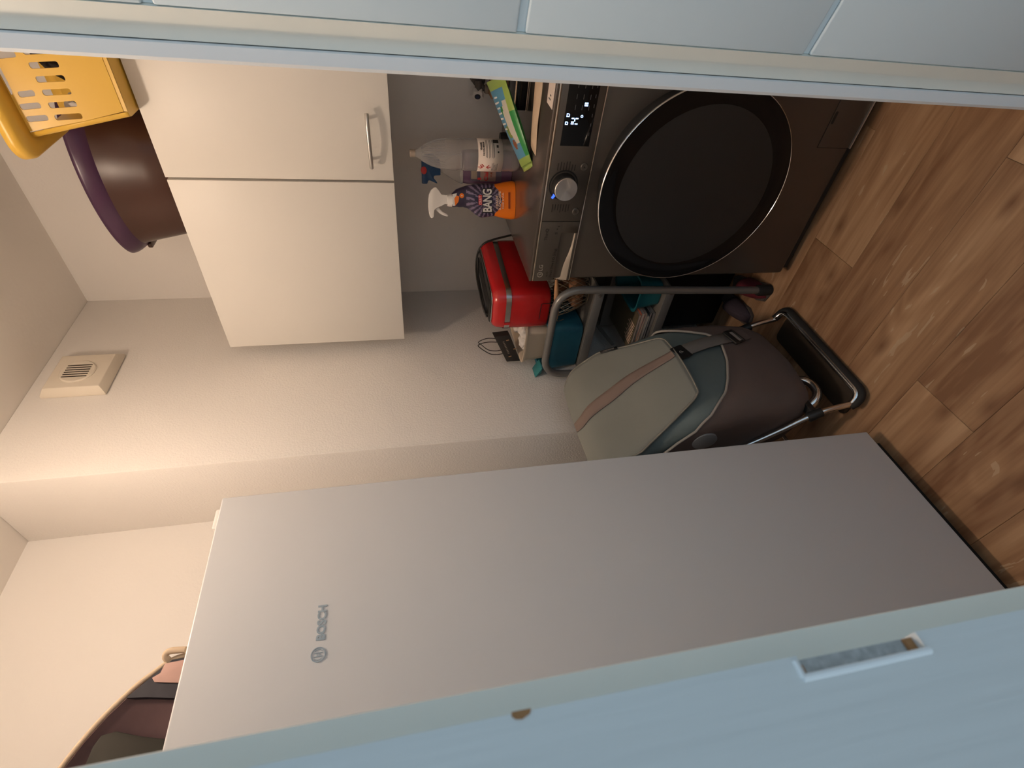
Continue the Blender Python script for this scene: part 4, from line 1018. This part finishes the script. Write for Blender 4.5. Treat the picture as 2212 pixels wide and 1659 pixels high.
cpts = [(1.330, 1.018, 0.934), (1.352, 1.000, 0.943), (1.41, 0.975, 0.948), (1.48, 0.965, 0.948), (1.53, 0.940, 0.945), (1.555, 0.905, 0.936), (1.560, 0.876, 0.915), (1.566, 0.866, 0.885), (1.575, 0.860, 0.845), (1.585, 0.855, 0.80)]
MB().tube(smooth_path(cpts, 6), 0.0035, 8).build('cord', 'cord', to, smooth=60)
MB().tube(smooth_path([(1.345, 1.015, 0.935), (1.38, 0.985, 0.9415), (1.45, 0.970, 0.9425), (1.505, 0.955, 0.942), (1.540, 0.920, 0.938)], 6), 0.0033, 8).build('cord', 'cord', to, smooth=60)

# teal tub, cream bin in it
tt = thing('teal_tub', (1.40, 1.11, 0.602), 'large blue teal plastic tub on the top shelf of the rack', 'tub')
open_bin(1.276, 1.510, 1.036, 1.220, 0.6045, 0.737, 0.010, 0.024, 0.008, 0.003).build('tub', 'teal_b', tt, smooth=40)
MB().loft([[(1.256, 1.196, 0.735), (1.305, 1.196, 0.735), (1.305, 1.222, 0.735), (1.256, 1.222, 0.735)], [(1.254, 1.200, 0.739), (1.305, 1.200, 0.739), (1.305, 1.2395, 0.757), (1.254, 1.2395, 0.757)]]).build('handle_lug', 'teal', tt, bevel=0.0015)
cr_ = thing('cream_bin', (1.41, 1.12, 0.612), 'cream plastic bin standing inside the teal tub and holding papers', 'bin')
open_bin(1.296, 1.490, 1.055, 1.181, 0.6085, 0.806, 0.015, 0.024, 0.004, 0.003).build('bin', 'cream', cr_, smooth=40)
for i, (x, y, z, w_) in enumerate(((1.335, 1.085, 0.795, 'nearest the red toaster'), (1.345, 1.140, 0.785, 'in the middle of the bin'), (1.400, 1.110, 0.800, 'behind the black paper bag'))):
    t = blob((x, y, z), (0.030, 0.030, 0.022), 'crumpled_paper', 'white_cloth', None, i+30, 0.5, 2.6, 3, wloc=(x, y, z-0.022)); tag(t, 'crumpled white paper in the cream bin, '+w_, 'paper', 'crumpled papers in the cream bin')
bg_ = thing('black_paper_bag', (1.37, 1.16, 0.80), 'small flat black paper bag with two looped cord handles, on the cream bin', 'paper bag')
Q = [Vector((1.352, 1.122, 0.898)), Vector((1.352, 1.117, 0.842)), Vector((1.330, 1.2235, 0.798)), Vector((1.330, 1.2235, 0.848))]
Bk = Vector((0.026, 0.0, 0.004))
b = MB(); b.loft([[q+Bk*0 for q in Q], [q+Bk for q in Q]]); b.build('bag', 'blk_paper', bg_, bevel=0.001)
mid = lambda a, c, t: Q[0].lerp(Q[3], t)
for k, dx in enumerate((0.002, 0.022)):
    a, c = Q[0].lerp(Q[3], 0.22), Q[0].lerp(Q[3], 0.68)
    pts = [a+Vector((dx, 0, 0)), a+Vector((dx, -0.002, 0.034)), a+Vector((dx, 0.006+0.006*k, 0.062)), (a+c)/2+Vector((dx, -0.010+0.008*k, 0.076-0.012*k)), c+Vector((dx, -0.004, 0.050)), c+Vector((dx, 0.003, 0.022)), c+Vector((dx, 0, 0))]
    MB().tube(smooth_path(pts, 6), 0.0016, 6).build('handle', 'cord', bg_, smooth=60)
b = MB()
for t_, s_ in ((0.18, 0.62), (0.52, 0.86), (0.80, 0.30)):
    p = Q[0].lerp(Q[3], t_).lerp(Q[1].lerp(Q[2], t_), s_)+Vector((-0.0012, 0, 0)); MB().tube([p, p+Vector((-0.0005, -0.003, -0.010))], 0.0018, 6).build('knot', 'handle_wood', bg_, smooth=60)
b = MB()
for i in range(9):
    p = Q[0].lerp(Q[3], 0.22+0.055*i).lerp(Q[1].lerp(Q[2], 0.22+0.055*i), 0.42)+Vector((-0.0008, 0, 0)); u_ = (Q[3]-Q[0]).normalized()
    b.prism([(-0.0016, -0.003), (0.0010, -0.003), (0.0016, 0.003), (-0.0010, 0.003)], p, u_, (Q[0]-Q[1]).normalized(), (-1, 0, 0), 0, 0.0004)
b.build('bag_print', 'grey_lt', bg_, smooth=0)

# lower shelf
SZ = 0.3575
tb_ = thing('teal_basket', (1.36, 0.92, SZ), 'small open teal plastic basket on the lower shelf, by the front post of the rack', 'basket')
open_bin(1.278, 1.440, 0.876, 0.962, SZ+0.001, 0.447, 0.013, 0.020, 0.006, 0.003).build('basket', 'teal_in', tb_, smooth=40)
tb2 = thing('teal_box', (1.40, 0.83, SZ), 'green teal plastic box between the rack post and the washing machine', 'box')
open_bin(1.300, 1.470, 0.806, 0.838, 0.352, 0.462, 0.004, 0.010, 0.002, 0.003).build('box', 'teal', tb2, smooth=40)
MB().box(1.30, 1.47, 0.806, 0.838, 0.30, 0.352).build('lower_box', 'teal_in', tb2, bevel=0.004)
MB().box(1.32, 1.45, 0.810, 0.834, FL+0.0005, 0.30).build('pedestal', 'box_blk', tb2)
mags = [('magazine', 'bottom', (0.30, 0.27, 0.24), 0.010, 'grey'), ('magazine', 'second from the bottom', (0.42, 0.34, 0.30), 0.008, 'pinkish white'), ('magazine', 'third from the bottom', (0.05, 0.05, 0.055), 0.005, 'black'),
        ('magazine', 'exactly in the middle', (0.20, 0.26, 0.27), 0.012, 'pale blue grey'), ('magazine', 'third from the top', (0.50, 0.30, 0.17), 0.008, 'orange and cream'), ('magazine', 'second from the top', (0.36, 0.10, 0.06), 0.012, 'rusty red'), ('magazine', 'topmost', (0.11, 0.085, 0.05), 0.008, 'dark olive')]
z = SZ+0.0006; rn = random.Random(5)
for i, (nm, pos, c, h, cn) in enumerate(mags):
    mk = mat('cover_%d' % i, c, 0.45); M['cover%d' % i] = mk
    if 'pages' not in M: M['pages'] = mat('pages', (0.50, 0.42, 0.36), 0.8, bump=(900, 0.3, 0.001, (1, 1, 900)))
    g = thing(nm, (1.36, 1.08, z), cn+' magazine on the lower rack shelf, '+pos+' in the pile', 'magazine', 'magazines piled on the lower shelf')
    xo, yo, a = 1.262+rn.uniform(0, 0.012), 0.985+rn.uniform(-0.006, 0.008), rn.uniform(-0.05, 0.05)
    def rot(b_):
        ca, sa = math.cos(a), math.sin(a)
        b_.v = [((x-1.36)*ca-(y-1.08)*sa+1.36, (x-1.36)*sa+(y-1.08)*ca+1.08, zz) for x, y, zz in b_.v]; return b_
    w_, l_ = 0.205, 0.150
    rot(MB().box(xo+0.001, xo+w_-0.002, yo+0.001, yo+l_-0.002, z+0.0006, z+h-0.0006)).build('pages', 'pages', g, smooth=0)
    rot(MB().box(xo, xo+w_, yo, yo+l_, z+h-0.0006, z+h).box(xo, xo+w_, yo, yo+l_, z, z+0.0006)).build('cover', 'cover%d' % i, g, smooth=0)
    if i == 6:
        b = MB()
        for k in range(9): 
            yy = yo+0.050+0.0095*k; b.add([(xo+0.006+0.002*(k % 3), yy, z+h+0.0002), (xo+0.05+0.01*(k % 2), yy-0.004, z+h+0.0002), (xo+0.052+0.01*(k % 2), yy-0.001, z+h+0.0002), (xo+0.010, yy+0.005, z+h+0.0002)], [(0, 1, 2, 3)])
        rot(b).build('cover_stripes', 'pale_print', g, smooth=0)
    z += h
ct = thing('grey_carton', (1.53, 1.10, SZ), 'open grey cardboard carton with a printed edge, at the back of the lower shelf', 'carton')
b = MB(); b.box(1.482, 1.70, 0.880, 1.200, SZ+0.0008, SZ+0.004); b.box(1.482, 1.486, 0.880, 1.200, SZ+0.004, 0.446); b.box(1.696, 1.70, 0.880, 1.200, SZ+0.004, 0.446); b.box(1.486, 1.696, 0.880, 0.884, SZ+0.004, 0.446); b.box(1.486, 1.696, 1.196, 1.200, SZ+0.004, 0.446)
b.build('tray', 'card_grey', ct, smooth=0)
MB().add([(1.482, 1.196, 0.446), (1.482, 1.1995, 0.460), (1.335, 1.180, 0.450), (1.335, 1.176, 0.438)], [(0, 1, 2, 3)]).build('flap', 'card_grey', ct, solid=0.003, smooth=0)
text('OGO', 0.050, 0.018, (1.4817, 1.02, 0.420), (0, -1, 0), (0, 0, 1), 'print_grey', ct, depth=0.0004)

# on the floor under the rack
bk = thing('black_crate', (1.56, 1.03, 0), 'black box standing on the floor under the rack', 'box')
open_bin(1.425, 1.70, 0.90, 1.17, FL+0.001, 0.30, 0.008, 0.012, 0.003, 0.003).build('crate', 'box_blk', bk, smooth=40)
def slipper(x, y, a, lab, m, sc=1.0):
    t = thing('slipper', (x, y, FL), lab, 'slipper', 'slippers under the rack')
    ca, sa = math.cos(a), math.sin(a)
    def T(p): return (x+(p[0]*ca-p[1]*sa)*sc, y+(p[0]*sa+p[1]*ca)*sc, p[2]*sc+FL+0.0005)
    sole = [(-0.11, -0.026), (-0.08, -0.034), (0.0, -0.030), (0.07, -0.042), (0.11, -0.036), (0.13, -0.008), (0.125, 0.020), (0.09, 0.038), (0.0, 0.030), (-0.08, 0.032), (-0.112, 0.020)]
    MB().loft([[T((p[0], p[1], 0)) for p in sole], [T((p[0]*1.02, p[1]*1.03, 0.006)) for p in sole], [T((p[0], p[1], 0.014)) for p in sole]]).build('sole', 'grey_pl', t)
    rows = []
    for i in range(9):
        u = i/8; px_ = -0.01+0.135*u; wv = 0.040*(1-0.55*u**3); hh = 0.062*(1-u**2)**0.6*0.9+0.004
        rows.append([T((px_, wv*math.cos(v), 0.012+hh*math.sin(v))) for v in [PI*k/12 for k in range(13)]])
    MB().grid(rows).build('upper', m, t, smooth=70, solid=0.004*sc)
slipper(1.325, 0.925, math.radians(200), 'pink slipper on the floor behind the foot of the rack', 'pink', 0.8)
slipper(1.345, 1.020, math.radians(185), 'dull mauve slipper on the floor, left of the pink one', 'mauve', 0.8)

# ================================================================== SHOPPING TROLLEY
tr_ = thing('shopping_trolley', (0.93, 1.02, 0), 'sage green and taupe shopping trolley with a chrome frame, in front of the back wall', 'shopping trolley')
TUBE = 0.0085
tl = [(0.742, 1.205, 0.64), (0.742, 1.175, 0.52), (0.742, 1.120, 0.385), (0.742, 1.056, 0.273), (0.742, 1.002, 0.193), (0.742, 0.960, 0.140), (0.742, 0.932, 0.085), (0.742, 0.914, 0.022)]
trr = [(1.122, y, z) for _, y, z in tl]
foot = corner_path([(0.742, 0.914, 0.022), (0.744, 0.886, 0.0075), (1.124, 0.879, 0.0075), (1.122, 0.910, 0.022)], 0.032, 8)
pts = smooth_path(tl, 4)+foot[1:-1]+smooth_path(trr[::-1], 4)
MB().tube(pts, TUBE, 14).build('frame', 'chrome', tr_, smooth=60)
MB().tube([(0.742, 1.205, 0.64), (0.80, 1.218, 0.66), (1.06, 1.218, 0.66), (1.122, 1.205, 0.64)], TUBE, 12).build('handle_bar', 'black', tr_, smooth=60)
bmp = [foot[1]+Vector((-0.003, 0.006, 0.0))]
cc = (foot[1]+foot[-2])/2
for f in foot[1:-1]:
    o_ = Vector((-0.0045 if f.x < 0.80 else (0.0045 if f.x > 1.08 else 0), -0.0060, -0.0085)); bmp.append(f+o_)
bmp.append(foot[-2]+Vector((0.003, 0.006, 0.0)))
MB().tube(bmp, 0.0115, 14).build('foot_bumper', 'rubber', tr_, smooth=50)
MB().loft([[(x, y, z) for x, y in rrect(0.756, 1.112, 0.893, 0.985, 0.020)] for z in (FL+0.0010, FL+0.0060)]).build('shade_plate', 'shade_brown', tr_, bevel=0.001)  # dark plate added in place of the shade on the floor under the bag
for x in (0.742, 1.122):
    b = MB(); c = Vector((x, 0.948, 0.118)); ax = Vector((0, 0.50, 0.86)).normalized()
    b.tube([c-ax*0.020, c+ax*0.020], 0.0135, 14)
    inw = 1 if x < 0.9 else -1
    b.box(min(x, x+inw*0.055), max(x, x+inw*0.055), 0.944, 0.966, 0.104, 0.124)
    b.build('axle_clamp', 'black', tr_, bevel=0.002)
MB().tube([(0.742, 0.965, 0.112), (1.122, 0.965, 0.112)], 0.006, 10).build('cross_tube', 'chrome', tr_)
b = MB(); b.tube(smooth_path([(0.792, 1.00, 0.105), (0.800, 0.965, 0.072), (0.822, 0.950, 0.052), (0.858, 0.948, 0.050), (0.884, 0.958, 0.068), (0.895, 1.00, 0.095)], 5), 0.013, 14); b.build('support_hoop', 'chrome', tr_, smooth=60)
for x in (0.715, 1.150):
    wh = MB().lathe([(0.060, -0.014), (0.0775, -0.012), (0.080, 0.0), (0.0775, 0.012), (0.060, 0.014)], (x, 1.135, 0.0665), 'X', 40).build('wheel', 'rubber', tr_)
    MB().lathe([(0.058, -0.0145), (0.058, 0.0145)], (x, 1.135, 0.0665), 'X', 24).build('hub', 'grey_pl', wh)
MB().tube([(0.715, 1.135, 0.0665), (1.150, 1.135, 0.0665)], 0.006, 8).build('axle', 'chrome', tr_)

# bag: stack of rounded sections that lean back with the frame
SEC = [(0.082, 0.815, 1.075, 0.945, 1.06, 0.045), (0.100, 0.785, 1.105, 0.930, 1.09, 0.055), (0.150, 0.764, 1.124, 0.918, 1.11, 0.055), (0.25, 0.758, 1.130, 0.912, 1.13, 0.055), (0.36, 0.748, 1.128, 0.915, 1.16, 0.055),
       (0.45, 0.740, 1.122, 0.925, 1.18, 0.055), (0.54, 0.735, 1.128, 0.975, 1.195, 0.05), (0.62, 0.730, 1.128, 1.035, 1.205, 0.045), (0.675, 0.732, 1.108, 1.100, 1.208, 0.035), (0.694, 0.750, 1.075, 1.130, 1.20, 0.03)]
def bag_ring(z, off=0.0, k=7):
    x0, x1, y0, y1, r = interp(SEC, z)
    x0 -= off; x1 += off; y0 -= off; y1 += off
    # start mid-back and run round, finer on the front
    return [(p[0], p[1]) for p in rrect(x0, x1, y0, y1, r+off, k)]
def dense(z, off, per_front=28):
    x0, x1, y0, y1, r = interp(SEC, z); x0 -= off; x1 += off; y0 -= off; y1 += off; r += off
    out = []
    for i in range(8): a = math.radians(90-90*i/7); out.append((x1-r+r*math.cos(a), y1-r+r*math.sin(a)))
    for i in range(1, 6): out.append((x1, y1-r-(y1-y0-2*r)*i/6))
    for i in range(8): a = math.radians(0-90*i/7); out.append((x1-r+r*math.cos(a), y0+r+r*math.sin(a)))
    for i in range(1, per_front): 
        t = i/per_front; out.append((x1-r-(x1-x0-2*r)*t, y0-0.010*math.sin(PI*t)))
    for i in range(8): a = math.radians(-90-90*i/7); out.append((x0+r+r*math.cos(a), y0+r+r*math.sin(a)))
    for i in range(1, 6): out.append((x0, y0+r+(y1-y0-2*r)*i/6))
    for i in range(8): a = math.radians(180-90*i/7); out.append((x0+r+r*math.cos(a), y1-r+r*math.sin(a)))
    for i in range(1, 6): out.append((x0+r+(x1-x0-2*r)*i/6, y1))
    return out
ZS = [0.082, 0.088, 0.100, 0.12, 0.15, 0.19, 0.24, 0.29, 0.34, 0.39, 0.44, 0.49, 0.54, 0.58, 0.62, 0.65, 0.675, 0.688, 0.694]
b = MB(); b.loft([[(x, y, z) for x, y in dense(z, 0.0)] for z in ZS]); b.build('bag_body', 'teal_cv', tr_, smooth=60)
# front pocket cloth with a U-shaped piped mouth
RIM = [(0.720, 0.600), (0.740, 0.500), (0.758, 0.470), (0.771, 0.435), (0.821, 0.371), (0.859, 0.345), (0.926, 0.311), (0.988, 0.293), (1.030, 0.289), (1.056, 0.312), (1.078, 0.368), (1.100, 0.410), (1.118, 0.436), (1.140, 0.44)]
def ztop(x, y): 
    return interp(RIM, x)[0] if (y < 0.965 and x > 0.752) else (0.44 if x > 0.93 else min(0.62, 0.485+max(0, y-0.93)*1.4))
cols = []
n_ = len(dense(0.2, 0.004))
for j in range(n_):
    x, y = dense(0.30, 0.005)[j]; zt = ztop(x, y); col = []
    for i in range(19):
        t = i/18; z = 0.0815+(zt-0.0815)*t; p = dense(z, 0.0045+0.003*t)[j]; col.append((p[0], p[1], z))
    cols.append(col)
b = MB(); b.loft(cols+[cols[0]], False, False, closed=False); b.build('front_pocket', 'pocket', tr_, smooth=60, recalc=True)
b = MB(); b.loft([[(x, y, z) for x, y in dense(z, 0.0045)] for z in (0.0815, 0.0800)], False, True); b.build('bag_base', 'pocket', tr_)
MB().tube([Vector(c[-1]) for c in cols], 0.0036, 8, closed=True).build('pocket_piping', 'piping', tr_, smooth=60)
# flap: panel draped from the back ridge over the front
def S_(x, z): # surface in front of the bag
    x0, x1, y0, y1, r = interp(SEC, z)
    return y0-0.016
right = [(1.062, 1.118, 0.722), (1.090, 1.098, 0.708), (1.110, 1.070, 0.682), (1.123, 1.022, 0.612), (1.108, 0.994, 0.574), (1.088, 0.966, 0.536), (1.062, 0.922, 0.474), (1.052, 0.912, 0.460)]
left = [(0.775, 1.118, 0.726), (0.748, 1.098, 0.715), (0.734, 1.070, 0.690), (0.728, 1.030, 0.628), (0.745, 1.000, 0.585), (0.763, 0.968, 0.545), (0.800, 0.918, 0.474), (0.812, 0.908, 0.460)]
r_s = smooth_path(right, 5); l_s = smooth_path(left, 5); rows = []
for i, (a, c) in enumerate(zip(l_s, r_s)):
    v = i/(len(r_s)-1); row = []
    for j in range(33):
        t = j/32; p = Vector(a).lerp(Vector(c), t)
        p.y -= 0.012*math.sin(PI*t)*(0.3+0.7*v); p.z += 0.006*math.sin(PI*t)*(1-v)
        wr = 0.0035*math.sin(9*t+5*v)*math.sin(PI*t)*math.sin(PI*v)+0.004*math.sin(4*t-7*v+1)*math.sin(PI*t)*v*(1-v)*2
        p.y -= wr; row.append(p)
    rows.append(row)
low = rows[-1]
# rounded lower hem with both corners tucked
for k in range(1, 5):
    q = k/4; row = []
    for j in range(33):
        t = j/32; e_ = min(t, 1-t)*32; lim = 3.0
        dn = 0.010*(1 if e_ >= lim else math.sqrt(max(0, 1-((lim-e_)/lim)**2)))
        p = Vector(low[j]); p.z -= dn*q; p.y -= 0.001*q; row.append(p)
    rows.append(row)
fl = MB(); fl.grid(rows); fo = fl.build('flap', 'flap', tr_, smooth=70, solid=0.0035, solid_off=0)
edge = [r[-1] for r in rows[2:]]+[p for p in rows[-1][::-1]][1:-1]+[r[0] for r in rows[2:]][::-1]
MB().tube([p+Vector((0, -0.0012, 0)) for p in edge], 0.0028, 6).build('flap_binding', 'flap_edge', tr_, smooth=60)
# shoulder webbing over the flap
path = [(0.44, 0), (0.46, 6), (0.52, 13), (0.575, 20), (0.615, 26), (0.640, 31), (0.652, 35)]
rws = []
cl = smooth_path([(t, i, 0) for t, i in path], 5)
def flap_pt(t, i):
    i = max(0, min(len(rows)-1.001, i)); i0 = int(i); f_ = i-i0; jf = t*32; j0 = int(jf); g_ = jf-j0
    A0 = Vector(rows[i0][j0]).lerp(Vector(rows[i0][j0+1]), g_); A1 = Vector(rows[i0+1][j0]).lerp(Vector(rows[i0+1][j0+1]), g_)
    return A0.lerp(A1, f_)
imax = 35
for p in cl:
    i = p.y*imax/35; rws.append([flap_pt(p.x+w_, i)+Vector((0, -0.0042, 0.0012)) for w_ in (-0.055, -0.028, 0, 0.028, 0.055)])
MB().grid(rws).build('webbing', 'strap', tr_, smooth=70, solid=0.002, solid_off=0)
E1 = rws[-1]
# lower webbing from the tab to the buckle
lowc = [(0.968, 0.448), (0.986, 0.405), (1.000, 0.350), (1.014, 0.290), (1.020, 0.256)]
rws2 = []
for k, (x, z) in enumerate(lowc):
    y0 = interp(SEC, z)[2]; q = Vector((lowc[min(k+1, 4)][0]-lowc[max(k-1, 0)][0], 0, lowc[min(k+1, 4)][1]-lowc[max(k-1, 0)][1])).normalized(); sd = Vector((-q.z, 0, q.x))
    rws2.append([Vector((x, y0-0.019-0.004*math.sin(PI*k/4), z))+sd*w_ for w_ in (-0.021, 0, 0.021)])
MB().grid(rws2).build('webbing', 'strap_g', tr_, smooth=70, solid=0.002, solid_off=0)
tgc = Vector((0.975, interp(SEC, 0.43)[2]-0.0235, 0.432)); tu = Vector((0.93, 0, 0.36)).normalized(); tv = Vector((-0.36, 0, 0.93)).normalized()
tg_ = MB().prism(rrect(-0.025, 0.025, -0.022, 0.022, 0.002, 2), tgc, tu, tv, (0, -1, 0), -0.001, 0.0015).build('tab', 'black', tr_)
b = MB(); c_ = tgc+Vector((0, -0.0015, 0))
b.loft([[c_+tu*(0.0105*math.cos(t))+tv*(0.0105*math.sin(t)) for t in [2*PI*i/28 for i in range(28)]], [c_+tu*(0.0095*math.cos(t))+tv*(0.0095*math.sin(t)) for t in [2*PI*i/28 for i in range(28)]]], False, False)
b.tube([c_+tu*-0.005+tv*0.001, c_+tu*-0.003+tv*0.005, c_+tu*0.001+tv*0.006, c_+tu*0.004+tv*0.003, c_+tu*0.003+tv*-0.001, c_+tu*-0.001+tv*-0.002, c_+tu*-0.003+tv*-0.005], 0.0012, 6)
b.build('tab_logo', 'piping', tg_, smooth=60)
bkc = Vector((1.020, interp(SEC, 0.24)[2]-0.021, 0.240)); bu = Vector((0.95, 0, 0.30)).normalized(); bv = Vector((-0.30, 0, 0.95)).normalized()
b = MB(); b.prism(rrect(-0.029, 0.029, 0.002, 0.020, 0.003, 2), bkc, bu, bv, (0, -1, 0), -0.002, 0.004); b.prism(rrect(-0.029, 0.029, -0.020, -0.014, 0.003, 2), bkc, bu, bv, (0, -1, 0), -0.002, 0.004)
for s_ in (-1, 1): b.prism([(s_*0.029, -0.018), (s_*0.024, -0.018), (s_*0.024, 0.006), (s_*0.029, 0.006)], bkc, bu, bv, (0, -1, 0), -0.002, 0.004)
b.build('buckle', 'black', tr_, bevel=0.0008)
MB().prism(rrect(-0.021, 0.021, -0.013, 0.001, 0.002, 2), bkc, bu, bv, (0, -1, 0), -0.001, 0.001).build('webbing_end', 'piping', tr_)
MB().prism([(-0.020, -0.060), (0.020, -0.060), (0.022, -0.020), (-0.022, -0.020)], bkc+Vector((0, 0.006, 0)), bu, bv, (0, -1, 0), -0.001, 0.001).build('webbing_anchor', 'pocket', tr_)
# woven brand tag on the right edge of the flap
ta, tb__ = Vector((1.1235, 1.012, 0.606)), Vector((1.1065, 0.980, 0.563)); tdn = (tb__-ta).normalized(); tin = Vector((-1, -0.10, 0.1)).normalized()
tgm = MB().add([ta, tb__, tb__+tin*0.013, ta+tin*0.013], [(0, 1, 2, 3)]).build('brand_tag', 'black', tr_, solid=0.0016, solid_off=0)
text('andersen', 0.036, 0.0055, (ta+tb__)/2+tin*0.0065+Vector((0, -0.0022, 0.0012)), -tdn, -tin, 'piping', tgm, depth=0.0003, offset=0.01)
# grey reflector on the side of the pocket
MB().prism([(0.030*math.cos(2*PI*i/28), 0.036*math.sin(2*PI*i/28)) for i in range(28)], (0.7330, 1.006, 0.437), (0, 1, 0), (0, 0.0, 1), (-1, 0, 0), -0.006, 0.003).build('reflector', 'reflect', tr_, bevel=0.001)
